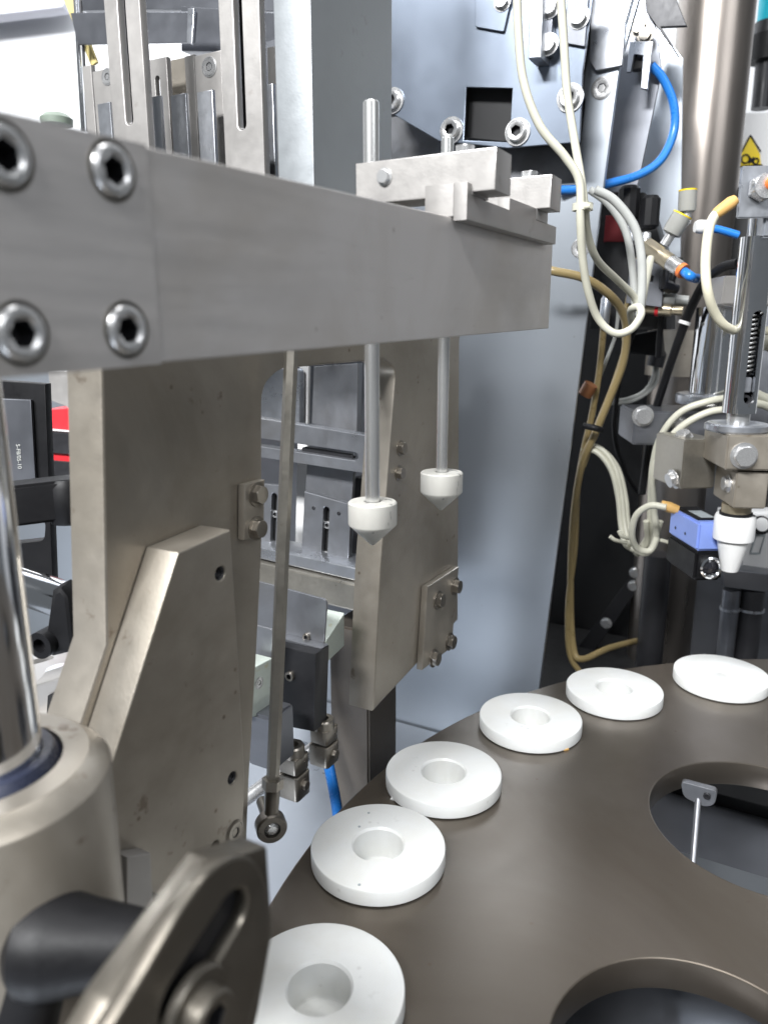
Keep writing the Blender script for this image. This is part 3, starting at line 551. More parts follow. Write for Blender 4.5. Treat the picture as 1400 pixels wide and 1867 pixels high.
for k, (x, y, x2, y2) in enumerate([(1122,985,1112,978), (1135,978,1128,968), (1205,985,1222,990)]):
    hose('tie_tail', CREAM, [(x+20,y+5,.93), (x,y,.92), (x2,y2,.92)], .0025, ['white tie tail sticking out beside the cable bundle', 'upper white tie tail on the cable bundle', 'white tie tail pointing to the round pillar'][k], 'tie', 'cable tie tails')
hose('pale_cable', mat('ivory_cable', (.74, .70, .54), 0, .4, .05, 60), [(1330,372,.76), (1305,390,.76), (1292,420,.76), (1286,480,.76), (1290,530,.76), (1303,570,.77), (1325,596,.78), (1360,606,.80), (1420,600,.82)], .0046, 'ivory cable bowed beside the slotted tube', 'cable')
hose('black_cable', BLACK, [(1345,480,.84), (1315,488,.86), (1285,515,.90), (1262,556,.93), (1246,596,.95), (1230,640,.96), (1210,700,.98), (1190,770,1.0), (1170,900,1.02)], .0052, 'black cable running down across the recess', 'cable')
o = tag(lathe('white_tie', PTFE, [(.0055,-.002), (.0072,-.002), (.0072,.002), (.0055,.002), (.0055,-.002)], Y(1248,588,.945), (.3,-.1,1)), 'small white tie round the black cable', 'tie')
for k, dx in enumerate((0, 8)):
    hose('clear_tube', GREYC, [(1195,655,1.15), (1190+dx,690,1.15), (1172+dx,715,1.15), (1140+dx,728+k*4,1.15), (1112,730+k*5,1.15)], .0030, ['inner clear tube curving below the black valve', 'outer clear tube curving below the black valve'][k], 'tube', 'clear tubes')
hose('thin_tube', GREYC, [(1128,560,1.02), (1122,610,1.02), (1104,660,1.02), (1090,700,1.02), (1082,760,1.02)], .0024, 'thin grey tube slanting down beside the amber hoses', 'tube', 'thin tubes')
hose('thin_tube', BLACK, [(1176,575,1.04), (1160,596,1.04), (1142,640,1.05), (1128,700,1.06), (1120,790,1.08), (1140,860,1.1), (1165,900,1.12)], .0034, 'thin black cable running behind the amber hoses', 'cable', 'thin tubes')
hose('thin_tube', BLACK, [(1240,470,.99), (1222,520,.99), (1206,580,1.0), (1200,650,1.02)], .0040, 'black cable dropping from the brass fitting to the black valve', 'cable', 'thin tubes')
hose('thin_tube', AMBER, [(1162,470,1.0), (1150,520,1.0), (1140,570,1.0), (1138,620,.99)], .0030, 'thin amber tube behind the grey cables', 'tube', 'thin tubes')
o = tag(lathe('hose_barb', ZINC, [(0,-.022), (.0058,-.022), (.0066,-.018), (.0066,.010), (.0050,.013), (.0050,.018), (0,.018)], Y(1104,560,.99), (.05,0,1)), 'steel barb at the top of the thinner amber hose', 'fitting')
for k, (x, y, l) in enumerate([(1176,452,'bright elbow fitting beside the brass fitting'), (1152,432,'small bright fitting in front of the red cover'), (1210,520,'small dark elbow below the brass fitting')]):
    t = thing('elbow_fitting', Y(x, y, .955), l, 'fitting', 'elbow fittings')
    m_ = (BOLT, ZINC, DARK)[k]
    lathe('collar', m_, [(0,0), (.0075,0,'hex'), (.0075,.010,'hex'), (.0058,.012), (.0058,.018), (0,.018)], Y(x, y, .955), (1,.2,-.25), t)
    lathe('neck', m_, [(0,-.004), (.0055,-.004), (.0055,.016), (.0045,.018), (0,.018)], Y(x, y, .955), (0,0,1), t)
# valves and fittings
o = prism('valve_bank', VOID, 'b', bpoly(1.05, (1092,350), (1175,350), (1215,470), (1215,600), (1075,600)), 1.05, 1.12); tag(o, 'dark valve bank behind the grey cables', 'valve bank')
prism('red_cover', mat('dark_red_plastic', (.22,.02,.025), 0, .5, .1, 20), 'b', bpoly(1.046, (1104,392), (1140,392), (1138,440), (1100,440)), 1.046, 1.0495, o)
for k, (x, y, w, h, l) in enumerate([(1148,352,36,56,'larger black valve knob partly behind the blue hose'), (1187,368,32,52,'smaller black valve knob nearer the pillar')]):
    a, z = B(x, y-h/2+14, .99); rr = w/2/1390*.98
    o = lathe('valve_knob', BLACK, [(0,0), (rr*.7,0), (rr,-.004), (rr,-h/1390*.9), (rr*.7,-h/1390), (0,-h/1390)], (a, .99, z), (0,0,1), None, MF, 10); tag(o, l, 'knob', 'black valve knobs')  # round black valve knobs
o = prism('perforated_bracket', SHEETD, 'b', bpoly(1.00, (1150,470), (1212,478), (1206,560), (1140,552)), 1.00, 1.004, holes=[bpoly(1.0, (1154,500), (1164,500), (1162,514), (1152,514)), bpoly(1.0, (1182,500), (1192,502), (1190,514), (1180,514))]); tag(o, 'dark bracket with square holes below the brass fitting', 'bracket')
t = thing('brass_fitting', Y(1200,470,.93), 'brass flow control fitting with a red ring and blue hose', 'fitting')
f0, f1 = Y(1178,448,.93), Y(1222,478,.90); fd = f1-f0
lathe('body', BRASS, [(0,0), (.010,0,'hex'), (.010,.024,'hex'), (.009,.026), (.009,fd.length), (0,fd.length)], f0, fd, t)
lathe('steel_nut', BOLT, [(0,0), (.0085,0), (.0085,.015), (.007,.017), (0,.017)], f1, fd, t)
f2 = f1+fd.normalized()*.017
lathe('red_ring', ORANGE, [(0,0), (.0082,0), (.0082,.005), (0,.005)], f2, fd, t)
tube('blue_hose_end', BLUE, [f2+fd.normalized()*.004, f2+fd.normalized()*.018, Y(1275,508,.95)], .0052, t)
def clear_knob(p, q, r, label):
    d = Vector(q)-Vector(p); L = d.length
    t = thing('flow_adjuster', p, label, 'knob', 'clear adjuster knobs')
    lathe('stem', BOLT, [(0,-.012), (r*.5,-.012), (r*.5,L*.3), (r*.35,L*.34), (0,L*.34)], p, d, t)
    sh = lathe('shell', CLEAR, [(r*.55,0), (r*.95,L*.08), (r,L*.3), (r,L*.94), (r*.9,L*.94), (r*.9,L*.32), (r*.55,0)], p, d, t)
    lathe('yellow_rim', YELLOW, [(r*.88,L*.94), (r*1.02,L*.94), (r*1.02,L), (0,L)], p, d, sh)
clear_knob(Y(1222,428,.91), Y(1245,390,.905), .011, 'tilted clear adjuster knob with yellow rim on the brass fitting')
clear_knob(Y(1252,388,.94), Y(1254,345,.94), .0100, 'upright clear adjuster knob with yellow rim against the pillar')
t = thing('hose_coupling', Y(1200,545,.98), 'pair of slim couplings with red rings below the brass fitting', 'coupling')
for (xa, ya, xb, yb, m) in [(1176,542,1255,548,GREYC), (1176,562,1245,566,BRASS)]:
    p, q = Y(xa,ya,.98), Y(xb,yb,.96); d = q-p
    br = lathe('barrel', m, [(0,0), (.0065,0), (.0065,d.length*.3), (.0078,d.length*.32), (.0078,d.length*.7), (.0060,d.length*.72), (.0060,d.length), (0,d.length)], p, d, t)
    lathe('red_ring', RED, [(0,0), (.0086,0), (.0086,.004), (0,.004)], p+d*.28, d, br)
hose('amber_hose', AMBER, [(1195,545,.97), (1205,515,.965), (1212,490,.96), (1210,470,.95)], .0038, 'short amber hose between coupling and brass fitting', 'hose', 'amber hoses')
hose('amber_hose', CREAM, [(1168,560,.84), (1178,510,.86), (1186,470,.88)], .0042, 'short ivory hose rising behind the teardrop loop', 'hose')
o = tag(lathe('quick_coupling', PTFE, [(0,0), (.006,0), (.0075,.004), (.0075,.016), (.005,.018), (0,.018)], Y(1267,413,.93), (1,0,.0)), 'small white plug on the blue hose stub', 'plug')
hose('blue_air_hose', BLUE, [(1286,414,.93), (1310,418,.93), (1345,428,.93)], .0044, 'short blue hose stub behind the ivory cable', 'hose', 'blue air hoses')
o = prism('black_valve', BLACK, 'b', bpoly(1.12, (1150,610), (1200,600), (1204,650), (1146,644)), 1.12, 1.16, bev=.003); tag(o, 'black valve body above the clear tubes', 'valve')
lathe('elbow', DARK, [(0,0), (.012,0), (.012,.02), (.009,.024), (0,.024)], Y(1193,668,1.14), (.2,0,1), o)
for k, (x, y) in enumerate([(1100,1112), (1160,1048), (1155,1070)]):
    a, z = B(x, y, 1.38)
o = prism('rail_strip', DARK, 'b', bpoly(1.30, (1050,1185), (1150,1050), (1172,1062), (1070,1205)), 1.30, 1.32); tag(o, 'dark slanting rail low in the recess', 'rail')
for q in ((1158,1044), (1155,1068), (1105,1136)): a, z = B(*q, 1.30); screw('hex', (a, 1.30, z), (0,-1,0), .008, o)
o = tube('hose_plug', mat('rust_plug', (.25,.10,.04), 0, .5, .1, 30), [Y(1066,720,.99), Y(1078,700,.985)], .009, sm=False); tag(o, 'rust brown plug at the cover panel edge', 'plug')

# ================================================================== RIGHT HAND STATION (tapered white nozzle)
RX, RY = .375, .79
def zat(py, y=RY, px=1330): return Y(px, py, y).z
t = thing('tapered_nozzle', (RX, RY, zat(1040)), 'tapered white nozzle hanging under the split clamp', 'nozzle')
lathe('tip', PTFE, [(0,zat(1040)), (.0085,zat(1040)), (.0092,zat(1037)), (.0165,zat(984)), (.0205,zat(982)), (.0208,zat(978)), (.0208,zat(944)), (.0195,zat(938)), (0,zat(938))], (RX, RY, 0), parent=t, seg=64)
lathe('gasket', BLACK, [(0,zat(939)), (.0165,zat(939)), (.0165,zat(933)), (0,zat(933))], (RX, RY, 0), parent=t)
lathe('ferrule', BRASS, [(0,zat(934)), (.0150,zat(934)), (.0150,zat(918)), (0,zat(918))], (RX, RY, 0), parent=t)
SQ = Matrix.Translation((RX, RY, 0)) @ Matrix.Rotation(math.radians(-6), 4, 'Z')
o = box('split_clamp', BROWN, (-.0125, .0195), (-.026, .04), (zat(917), zat(853)), frame=SQ, bev=.0012); tag(o, 'lower split clamp block gripping the tapered nozzle', 'clamp', 'clamp blocks'); sc = o
box('far_jaw', BROWN, (.0240, .075), (-.026, .04), (zat(917), zat(853)), sc, SQ, .0012)
box('slit_back', VOID, (.0190, .0245), (-.020, .04), (zat(916), zat(854)), sc, SQ, 0)
screw('hex', (-.0125, -.006, zat(880)), (-1,0,0), .0075, sc, SQ)
o = box('clamp_block', BROWN, (-.0270, .075), (-.032, .045), (zat(848), zat(786)), frame=SQ, bev=.0016); tag(o, 'upper clamp block with one large hex bolt on its face', 'clamp', 'clamp blocks'); ub2 = o
screw('hex', (-.0100, -.032, zat(822)), (0,-1,0), .0105, ub2, SQ)
lathe('spacer', BRASS, [(0,zat(855)), (.010,zat(855)), (.010,zat(846)), (0,zat(846))], (.003, 0, 0), parent=ub2, frame=SQ)
lathe('flange_ring', ZINC, [(.012,zat(786)), (.030,zat(786)), (.0315,zat(783)), (.0315,zat(774)), (.029,zat(771)), (.020,zat(772)), (.012,zat(776))], (-.008, .002, 0), parent=ub2, frame=SQ, seg=56)
t = thing('slotted_tube', (RX-.0085, RY, zat(750)), 'chrome tube with a long dark slot showing a coil spring', 'tube')
TX = RX-.0085
tube_r = .0162; zb1, zt1 = zat(752), zat(432)
# tube with a slot cut through its front wall
bmx = bmesh.new(); seg = 72; sl0, sl1 = zat(735), zat(566)
rows = [zb1, zb1+.001] + [sl0-.006+i*.0015 for i in range(9)] + [sl0+.008, (sl0+sl1)/2, sl1-.008] + [sl1-.006+i*.0015 for i in range(9)] + [zt1]
rows = sorted(set(rows)); sa = math.radians(-82); hw = .0062
def half(z):
    if z < sl0 or z > sl1: return 0
    if z < sl0+hw: return math.sqrt(max(0, hw*hw-(sl0+hw-z)**2))
    if z > sl1-hw: return math.sqrt(max(0, hw*hw-(z-sl1+hw)**2))
    return hw
grid = []
for z in rows:
    h = half(z)/tube_r; row = []
    a0 = sa+h; a1 = sa+2*math.pi-h
    for i in range(seg+1):
        an = a0+(a1-a0)*i/seg; row.append([bmx.verts.new((R*math.cos(an), R*math.sin(an), z)) for R in (tube_r, tube_r-.0045)])
    grid.append(row)
for j in range(len(rows)-1):
    closed = half(rows[j]) == 0 and half(rows[j+1]) == 0
    for i in range(seg):
        bmx.faces.new((grid[j][i][0], grid[j][i+1][0], grid[j+1][i+1][0], grid[j+1][i][0]))
        bmx.faces.new((grid[j][i][1], grid[j+1][i][1], grid[j+1][i+1][1], grid[j][i+1][1]))
    if not closed:
        bmx.faces.new((grid[j][0][0], grid[j+1][0][0], grid[j+1][0][1], grid[j][0][1]))
        bmx.faces.new((grid[j][seg][0], grid[j][seg][1], grid[j+1][seg][1], grid[j+1][seg][0]))
for j, s in ((0, 1), (len(rows)-1, -1)):
    for i in range(seg): bmx.faces.new((grid[j][i][0], grid[j][i][1], grid[j][i+1][1], grid[j][i+1][0])[::s])
bmesh.ops.remove_doubles(bmx, verts=bmx.verts[:], dist=1e-6); bmesh.ops.recalc_face_normals(bmx, faces=bmx.faces[:])
me = bpy.data.meshes.new('sleeve'); bmx.to_mesh(me); bmx.free()
link('sleeve', me, CHROME, t, Matrix.Translation((TX, RY, 0)))
zs0, zs1 = sl0+.030, sl1+.02
sp = [Vector((TX+.0082*math.cos(k*.6), RY+.0082*math.sin(k*.6), zs0+(zs1-zs0)*k/190)) for k in range(191)]
tube('coil_spring', ROD, sp, .0013, t, sm=False)
lathe('inner_core', BLACK, [(0,sl0-.01), (.0055,sl0-.01), (.0055,sl1+.02), (0,sl1+.02)], (TX, RY, 0), parent=t)
box('slider', ZINC, (TX-.0045, TX+.0045), (RY-.012, RY), (sl0+.012, sl0+.027), t, WF)
lathe('stop_screw', DARK, [(0,0), (.0055,0), (.0055,.002), (.003,.002), (.003,.0), (0,.0)], (TX, RY-.010, sl0+.004), (0,-1,0), t)
lathe('lower_rod', ROD, [(0,zat(790)), (.0112,zat(790)), (.0112,zb1+.001), (0,zb1+.001)], (TX, RY, 0), parent=t)
lathe('upper_rod', CHROME, [(0,zt1-.01), (.009,zt1-.01), (.009,zt1+.06), (0,zt1+.06)], (TX, RY, 0), parent=t)
# guide bracket (square block gripping the tube) and the upper block with connector
o = box('guide_bracket', PALE, (-.030, .09), (.020, .075), (zat(556, .82), zat(503, .82)), frame=SQ, bev=.0014); tag(o, 'square steel guide block behind the chrome slotted tube', 'block')
o = box('top_block', ZINC, (.0, .09), (-.025, .02), (zat(438), zat(318)), frame=SQ @ Matrix.Translation((-.013,0,0)), bev=.002); tag(o, 'grey sensor block at the top of the slotted tube', 'block'); tb = o
box('mount_plate', ZINC, (-.026, .010), (-.030, -.0255), (zat(404), zat(312)), tb, SQ @ Matrix.Translation((-.013,0,0)), .001)
p = Vector((-.008-.013, -.031, zat(352)))
lathe('lock_nut', BOLT, [(0,0), (.0125,0,'hex'), (.0125,.006,'hex'), (.0105,.0075), (.0105,.012), (0,.012)], p, (.12,-1,0), tb, SQ)
lathe('orange_cap', ORANGE, [(0,.010), (.0065,.010), (.0070,.018), (.005,.024), (0,.025)], p, (.55,-1,.25), tb, SQ, 20)
o = lathe('cable_connector', TAN, [(0,0), (.0050,0), (.0056,.006), (.0060,.017), (.0045,.022), (0,.022)], Y(1304,390,.76), Y(1342,362,.76)-Y(1304,390,.76)); tag(o, 'tan cable connector leading into the grey sensor block', 'connector', 'tan connectors')
o = prism('thin_strip', ZINC, 'b', [( -.012, zat(400)), (-.008, zat(400)), (-.006, zat(240)), (-.008, zat(240))], -.034, -.032, frame=SQ @ Matrix.Translation((.012,0,0))); tag(o, 'thin upright steel blade in front of the warning sticker', 'blade')
# chrome cylinder behind
cx = Y(1303, 650, .95)
o = lathe('chrome_cylinder', CHROME, [(0,zat(716,.95)), (.030,zat(716,.95)), (.030,zat(560,.95)), (0,zat(560,.95))], (cx.x+.004, .95, 0), seg=56); tag(o, 'fat chrome cylinder behind the slotted tube', 'cylinder')
lathe('flange', ZINC, [(0,zat(735,.95)), (.046,zat(735,.95)), (.047,zat(730,.95)), (.047,zat(720,.95)), (.045,zat(717,.95)), (0,zat(717,.95))], (cx.x+.006, .95, 0), parent=o, seg=56)
o = box('back_clamp', LINK, (-.040, .000), (.045, .11), (zat(882,.86), zat(795,.86)), frame=SQ @ Matrix.Rotation(math.radians(14),4,'Z'), bev=.0015); tag(o, 'brown clamp arm behind the upper clamp block', 'clamp', 'clamp blocks'); 
screw('hex', (-.028, .07, zat(796,.86)), (-.3,-.3,1), .008, o, SQ @ Matrix.Rotation(math.radians(14),4,'Z'))
screw('hex', (-.040, .06, zat(868,.86)), (-1,0,-.3), .009, o, SQ @ Matrix.Rotation(math.radians(14),4,'Z'))
o = box('gland_bracket', SHEETD, (-.085, .05), (.13, .22), (zat(800,.98), zat(742,.98)), frame=SQ, bev=.002); tag(o, 'dark bracket under the chrome cylinder flange', 'bracket')
screw('hex', (-.075, .13, zat(750,.98)), (0,-1,0), .010, o, SQ); screw('hex', (-.03, .13, zat(765,.98)), (0,-1,.0), .008, o, SQ)
# sensor
t = thing('optical_sensor', Y(1260, 1060, .80), 'black and lilac-blue optical sensor with a round lens beside the tapered nozzle', 'sensor')
SB = Matrix.Translation(Y(1296, 992, .80)) @ Matrix.Rotation(math.radians(3), 4, 'Z')
box('cover', SENSB, (-.0155, .0155), (.0, .074), (-.008, .024), t, SB, .0025)
box('body', BLACK, (-.0158, .0158), (-.001, .075), (-.042, -.0085), t, SB, .003)
tp = box('top_panel', BLACK, (-.0125, .0135), (.010, .068), (.0242, .0262), t, SB, .001)
box('label', LABELG, (-.007, .008), (.014, .046), (.0263, .0267), tp, SB, 0)
lr = lathe('lens_ring', CHROME, [(.0080,0), (.0125,0), (.0125,.004), (.0105,.005), (.0085,.003)], (0.001, -.001, -.026), (0,-1,0), t, SB)
lathe('lens', LENS, [(0,.0035), (.004,.003), (.0082,.001), (.0082,0), (0,0)], (0.001, -.0012, -.026), (0,-1,0), lr, SB)
for q in ((-.0157,.030,.004), (-.0157,.056,.004)): lathe('dimple', DARK, [(0,0), (.0016,0), (.0016,.0004), (0,.0004)], q, (-1,0,0), t, SB, 12)
o = lathe('cable_connector', TAN, [(0,0), (.0052,0), (.0064,.010), (.0052,.020), (0,.020)], Y(1236,930,.862), Y(1212,922,.866)-Y(1236,930,.862)); tag(o, 'tan cable connector at the back of the blue sensor', 'connector', 'tan connectors')
# white box and shelf behind
o = prism('white_box', WHITEP, 'b', [YX(1330,936,1.02), YX(1440,936,1.02), YX(1440,1050,1.02), YX(1312,1034,1.02)], 1.02, 1.06, frame=WF, bev=.002); tag(o, 'white instrument box behind the tapered nozzle', 'box'); wb = o
bd = lathe('black_dial', BLACK, [(0,0), (.013,0), (.013,.005), (.010,.006), (0,.006)], Y(1385,958,1.015), (0,-1,.35), wb)
lathe('dial_face', WHITEP, [(0,.006), (.0095,.006), (.0095,.0068), (0,.0068)], Y(1385,957,1.015), (0,-1,.35), bd)
fr = [YX(1379,976,1.015), YX(1398,976,1.015), YX(1388,1012,1.015), YX(1369,1012,1.015)]
frin = [YX(1381.5,979,1.015), YX(1396,979,1.015), YX(1387,1009,1.015), YX(1372,1009,1.015)]
prism('printed_frame', LABELG, 'b', fr, 1.0185, 1.0195, wb, WF, holes=[frin], bev=0)
screw('hex', Y(1344,1027,1.018), (0,-1,0), .006, wb, WF)
o = prism('shelf', SHEETD, 'b', [YX(1312,1034,.99), YX(1450,1052,.99), YX(1450,1086,.99), YX(1318,1068,.99)], .985, 1.02, frame=WF, bev=.001); tag(o, 'grey shelf edge under the white instrument box', 'shelf')
for k, (x, r, l) in enumerate([(1328,.012,'round steel leg under the shelf, nearest the sensor'), (1366,.016,'dark round leg under the shelf beside the steel leg')]):
    p = Y(x, 1130, 1.0); o = lathe('shelf_support', (SHEETD, DARK)[k], [(0,-.214), (r,-.214), (r,Y(x,1075,1.0).z), (r*.9,Y(x,1074,1.0).z), (0,Y(x,1074,1.0).z)], (p.x, 1.0, 0)); tag(o, l, 'leg post')
    lathe('band', ZINC, [(r,Y(x,1112,1.0).z), (r*1.12,Y(x,1112,1.0).z), (r*1.12,Y(x,1108,1.0).z), (r,Y(x,1108,1.0).z)], (p.x, 1.0, 0), parent=o)
p = Y(1192, 1100, 1.12); o = lathe('dark_post', DARK, [(0,-.214), (.020,-.214), (.020,Y(1192,1010,1.12).z), (0,Y(1192,1010,1.12).z)], (p.x, 1.12, 0)); tag(o, 'dark round post below the pale cable bundle', 'post')
p = Y(1380, 1140, 1.2); o = box('grey_cabinet', SHEETD, (p.x-.02, p.x+.2), (1.15, 1.25), (-.214, Y(1380,1080,1.15).z), frame=WF); tag(o, 'grey cabinet side behind the shelf legs', 'cabinet')
for k, (y0, y1, l) in enumerate([(715,728,'loose ivory cable coil beside the slotted tube foot'), (735,740,'second loose ivory cable beside the slotted tube foot'), (640,625,'thick pale hose far behind the slotted tube')]):
    hose('ivory_cable', CREAM, [(1372,y0,.92), (1390,y1-4,.92), (1420,y1+6,.92), (1450,y1,.92)], .006 if k < 2 else .010, l, 'cable', 'ivory cables at the picture edge')
# white machine with warning sticker, far right
o = prism('white_machine', WHITEP, 'b', [YX(1340,204,1.5), YX(1500,204,1.5), YX(1500,480,1.5), YX(1330,480,1.5)], 1.5, 1.6, frame=WF, bev=.003); tag(o, 'white machine housing behind the pillar with a warning sticker', 'machine'); wm = o
ys = 1.496
prism('yellow_field', YELLOW, 'b', [YX(1368,247,ys), YX(1386,280,ys), YX(1388,301,ys), YX(1350,303,ys), YX(1352,278,ys)], ys+.001, ys+.003, wm, WF, bev=0)
def stripe(p, q, w, y): 
    p, q = Vector(p), Vector(q); n = Vector((-(q-p).y, (q-p).x)).normalized()*w
    return prism('black_mark', BLACK, 'b', [tuple(p+n), tuple(q+n), tuple(q-n), tuple(p-n)], y-.0006, y+.0006, wm, WF, bev=0)
for p, q, w in [((1368,246),(1352,276),.0012), ((1368,246),(1387,276),.0012), ((1350,303),(1390,300),.0014)]: stripe(YX(*p, ys), YX(*q, ys), w, ys)
for cxp, cyp, rr in ((1359,289,.0085), (1378,293,.0060)):
    c = YX(cxp, cyp, ys); prism('black_mark', BLACK, 'b', arc_pts(*c, rr, 20), ys-.0006, ys+.0006, wm, WF, holes=[arc_pts(*c, rr-.0026, 20)], bev=0)
stripe(YX(1365,285,ys), YX(1374,297,ys), .0016, ys-.0002); stripe(YX(1365,297,ys), YX(1374,286,ys), .0016, ys-.0004)
t = thing('signal_lamp', Y(1390,200,1.55), 'cyan and black beacon at the upper edge beside the pillar', 'beacon')
for nm, m, r, y0, y1 in [('lens', CYAN, .022, -40, 40), ('collar', DARK, .025, 40, 62), ('body', BLACK, .030, 64, 112), ('stem', DARK, .017, 114, 198)]:
    p = Y(1397, 100, 1.55); lathe(nm, m, [(0,Y(1397,y1,1.55).z), (r,Y(1397,y1,1.55).z), (r,Y(1397,y0,1.55).z), (0,Y(1397,y0,1.55).z)], (p.x, 1.55, 0), parent=t)

# ================================================================== LEFT EDGE, BEHIND THE FRAME PLATE
yl = .62
o = prism('black_guard', BLACK, 'b', [YX(-80,688,yl), YX(82,700,yl), YX(96,1060,yl), YX(-80,1060,yl)], yl, yl+.012, frame=WF, holes=[rounded([YX(-60,1000,yl), YX(80,985,yl), YX(82,968,yl), YX(82,950,yl), YX(-60,955,yl)], .004)]); tag(o, 'black framed guard with a grey plate behind the chrome post', 'guard'); bgd = o
prism('grey_plate', SHEETD, 'b', [YX(-80,722,yl), YX(60,728,yl), YX(70,905,yl), YX(-80,905,yl)], yl-.004, yl-.0003, bgd, WF)
fc = bpy.data.curves.new('t', 'FONT'); fc.body = '5-F8/05-10'; fc.size = .0047; fc.extrude = .0002; fc.align_x = 'CENTER'
to = bpy.data.objects.new('tmp', fc); me = bpy.data.meshes.new_from_object(to); bpy.data.objects.remove(to); me.materials.clear()
pt = Y(31, 832, yl-.0044)
link('stamped_number', me, GREYC, bgd, Matrix.Translation(pt) @ Matrix.Rotation(math.pi/2, 4, 'X') @ Matrix.Rotation(math.radians(-92), 4, 'Z'))
yr = .95
t = thing('red_machine', Y(110,900,yr), 'red machine with dark stripes in the gap beside the frame plate', 'machine')
prism('red_body', RED, 'b', [YX(80,748,yr), YX(150,742,yr), YX(150,925,yr), YX(80,925,yr)], yr, yr+.05, t, WF)
for y0, y1 in ((786,824), (838,872)): prism('dark_stripe', DARK, 'b', [YX(80,y0,yr-.004), YX(150,y0+6,yr-.004), YX(150,y1+6,yr-.004), YX(80,y1,yr-.004)], yr-.005, yr-.0005, t, WF)
prism('pale_edge', WHITEP, 'b', [YX(80,781,yr-.004), YX(150,787,yr-.004), YX(150,790,yr-.004), YX(80,784,yr-.004)], yr-.004, yr-.0005, t, WF)
o = prism('pale_cover', PALE, 'b', [YX(88,676,.9), YX(150,676,.9), YX(150,752,.9), YX(92,730,.9)], .9, .93, frame=WF); tag(o, 'pale steel cover above the red machine', 'cover')
o = box('black_lever', BLACK, (-.15, .02), (-.012, .012), (-.014, .014), frame=Matrix.Translation(Y(108,908,.52)) @ Matrix.Rotation(math.radians(20), 4, 'Z') @ Matrix.Rotation(math.radians(-3), 4, 'Y'), bev=.002); tag(o, 'thick black lever bar reaching toward the chrome post', 'lever')
lathe('knuckle', BLACK, [(0,-.014), (.012,-.014), (.013,-.012), (.013,.012), (.010,.017), (0,.017)], Y(124,916,.52), parent=o)
o = tube('steel_bar', CHROME, [Y(20,1062,.585), Y(170,1112,.56)], .0155, sm=False); tag(o, 'short bright steel bar behind the black clamp handle', 'bar')
t = thing('clamp_lever', Y(105,1160,.50), 'black clamp handle with socket screw beside the frame foot', 'handle')
h0 = [YX(105,1070,.5), YX(122,1062,.5), YX(136,1080,.5), YX(146,1178,.5), YX(105,1188,.5), YX(92,1165,.5)]
prism('grip', BLACK, 'b', h0, .49, .51, t, WF, bev=.003)
lathe('hub', BLACK, [(0,-.012), (.0095,-.012), (.0095,.010), (.005,.010), (.0045,.004), (0,.004)], Y(90,1168,.495), (-.3,-1,0), t)
o = prism('slotted_mounting_plate', PALE, 'z', [Zp(50,1190,.05), Zp(160,1150,.05), Zp(170,1260,.05), Zp(60,1330,.05)], .035, .05, frame=WF, holes=[slot_pts(Zp(66,1206,.05), Zp(86,1200,.05), .006)]); tag(o, 'pale slotted base plate low behind the chrome post', 'plate')
screw('hex', (*Zp(112,1240,.05), .05), (0,0,1), .014, o, WF)
o = prism('base_block', PALE, 'b', [YX(60,1250,.60), YX(140,1225,.60), YX(140,1310,.60), YX(66,1330,.60)], .60, .63, frame=WF, bev=.002); tag(o, 'steel block with dark pocket under the slotted base plate', 'block')
prism('pocket', VOID, 'b', [YX(88,1268,.599), YX(106,1258,.599), YX(104,1290,.599), YX(86,1302,.599)], .5975, .5995, o, WF)
o = prism('back_sheet', SHEET, 'b', [YX(-100,640,1.1), YX(240,640,1.1), YX(240,1400,1.1), YX(-100,1400,1.1)], 1.12, 1.13, frame=WF); tag(o, 'pale sheet behind the red machine and black guard', 'sheet')

# ================================================================== FOREGROUND: CHROME POST IN ITS BEARING
px_, py_ = -.1595, .268; zc = .206
t = thing('guide_post', (px_, py_, -.21), 'thick chrome guide post rising from a brown bearing housing', 'post')
lathe('shaft', CHROME, [(0,zc-.02), (.0238,zc-.02), (.0238,.62), (0,.62)], (px_, py_, 0), parent=t, seg=72)
lathe('seal', RUBBER, [(.0238,zc-.004), (.0240,zc+.0035), (.0275,zc+.003), (.0305,zc-.0015), (.0310,zc-.004)], (px_, py_, 0), parent=t, seg=64)
lathe('housing', BROWN, [(0,-.21), (.0490,-.21), (.0490,zc-.0075), (.0485,zc-.0065), (.0425,zc-.0010), (.0410,zc), (.0312,zc), (.0308,zc-.006), (0,zc-.006)], (px_, py_, 0), parent=t, seg=80)

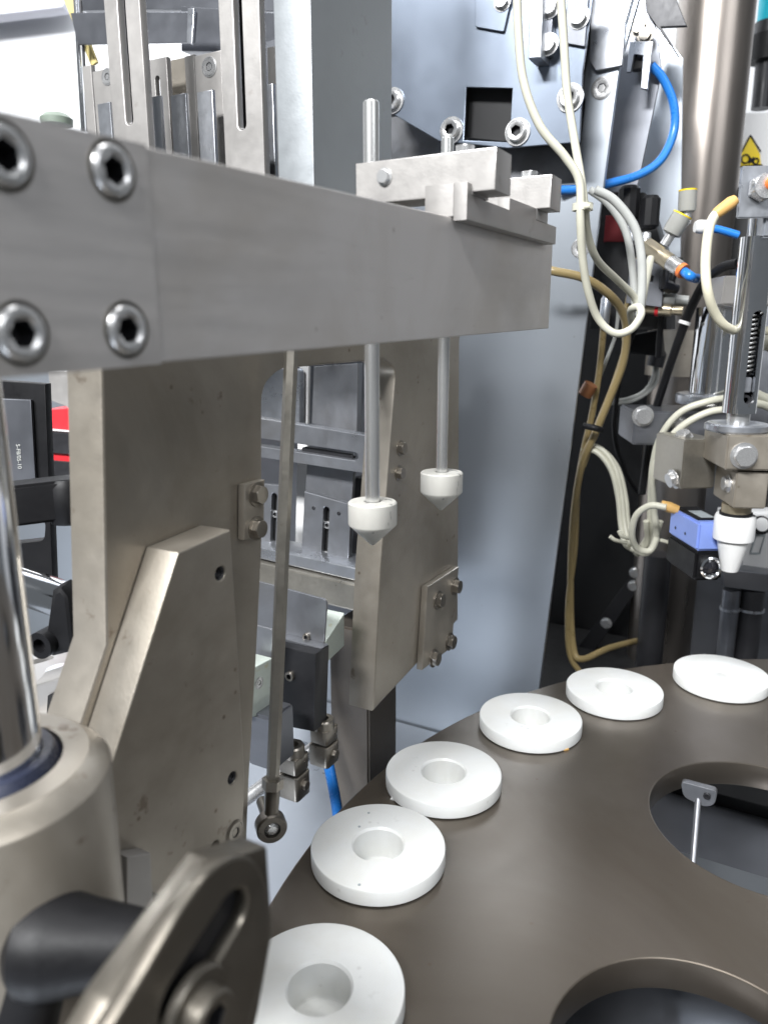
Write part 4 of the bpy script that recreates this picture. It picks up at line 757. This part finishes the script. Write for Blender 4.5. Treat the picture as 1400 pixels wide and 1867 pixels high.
# ================================================================== FOREGROUND: SLOTTED CLAMP BRACKET
FA = -.135
fl = lambda x, y: A(x, y, FA)
face = [fl(150,1960), fl(255,1790), fl(330,1660), fl(372,1600), fl(405,1572), fl(440,1558), fl(470,1572), fl(488,1612), fl(496,1700), fl(488,1760), fl(462,1840), fl(440,1960)]
WORN_SHADED = mat('shaded_worn_steel', (.165, .152, .130), .75, .36, .14, 12, .1, 400, spots=.4, tint=((.12, .105, .085), 16, .7))  # worn steel, base darkened for the shade the bracket stands in
sl = slot_pts(fl(421,1672), fl(330,1818), .0078, 10)
o = prism('slotted_bracket', WORN_SHADED, 'a', rounded(face, .004, 4), FA-.0055, FA, bev=.0012, holes=[sl])
tag(o, 'blurred slotted clamp bracket with rounded end in the near corner', 'bracket'); sb = o
prism('slot_shade', DARK, 'a', slot_pts(fl(421,1672), fl(330,1818), .0077, 10), FA-.0054, FA-.0046, sb)  # dark plate stands in for the shade inside the slot
fr2 = lambda x, y: A(x, y, FA-.0057)
prism('rear_bar', WORN_SHADED, 'a', rounded([fr2(487,1543), fr2(497,1700), fr2(470,1850), fr2(440,1960), fr2(140,1960), fr2(208,1832), fr2(392,1574)], .0012, 3), FA-.0165, FA-.0056, sb, bev=.0008)
b, z = fl(352, 1838)
lathe('washer', WORN_SHADED, [(0,0), (.0125,0), (.0125,.002), (.0118,.0028), (0,.0028)], (FA, b, z), (1,0,0), sb, MF, 48)
screw('cap', (FA+.0028, b, z), (1,0,0), .0080, sb, m=WORN_SHADED)
o = box('shadow_bar', DARK, (FA-.050, FA-.031), (.165, .178), (-.02, .175)); tag(o, 'dark bar standing in for shade just behind the slotted bracket end', 'bar')  # added dark block, makes the gap behind the bracket look shaded
# black knob
kp = Vector((-.215, *A(135, 1722, -.215)))
t = thing('clamp_knob', kp, 'large black plastic clamp knob beside the bearing housing', 'knob', None, MF)
lathe('grip', BLACK, [(0,-.046), (.010,-.046), (.0115,-.030), (.016,-.006), (.0185,.004), (.0195,.010), (.0185,.016), (.0145,.020), (.008,.022), (0,.0225)], kp, (-.86,-.42,-.02), t, MF, 48)
tube('arm', BLACK, [MF @ (kp+Vector((-.012,-.006,-.006))), MF @ (kp+Vector((-.016,-.020,-.05))), MF @ (kp+Vector((-.020,-.036,-.11)))], .0125, t)
# little clip on the upright foot
o = prism('foot_clip', PALE, 'a', [gl(206,1552), gl(250,1545), gl(256,1660), gl(206,1640)], GA+.0004, GA+.010); tag(o, 'small pale clip low on the gusset beside the bearing housing', 'clip')
b, z = A(272, 1640, GA); lathe('clip_pin', BOLT, [(0,0), (.004,0), (.004,.010), (.003,.011), (0,.011)], (GA+.0004, b, z), (1,0,0), o, MF, 20)
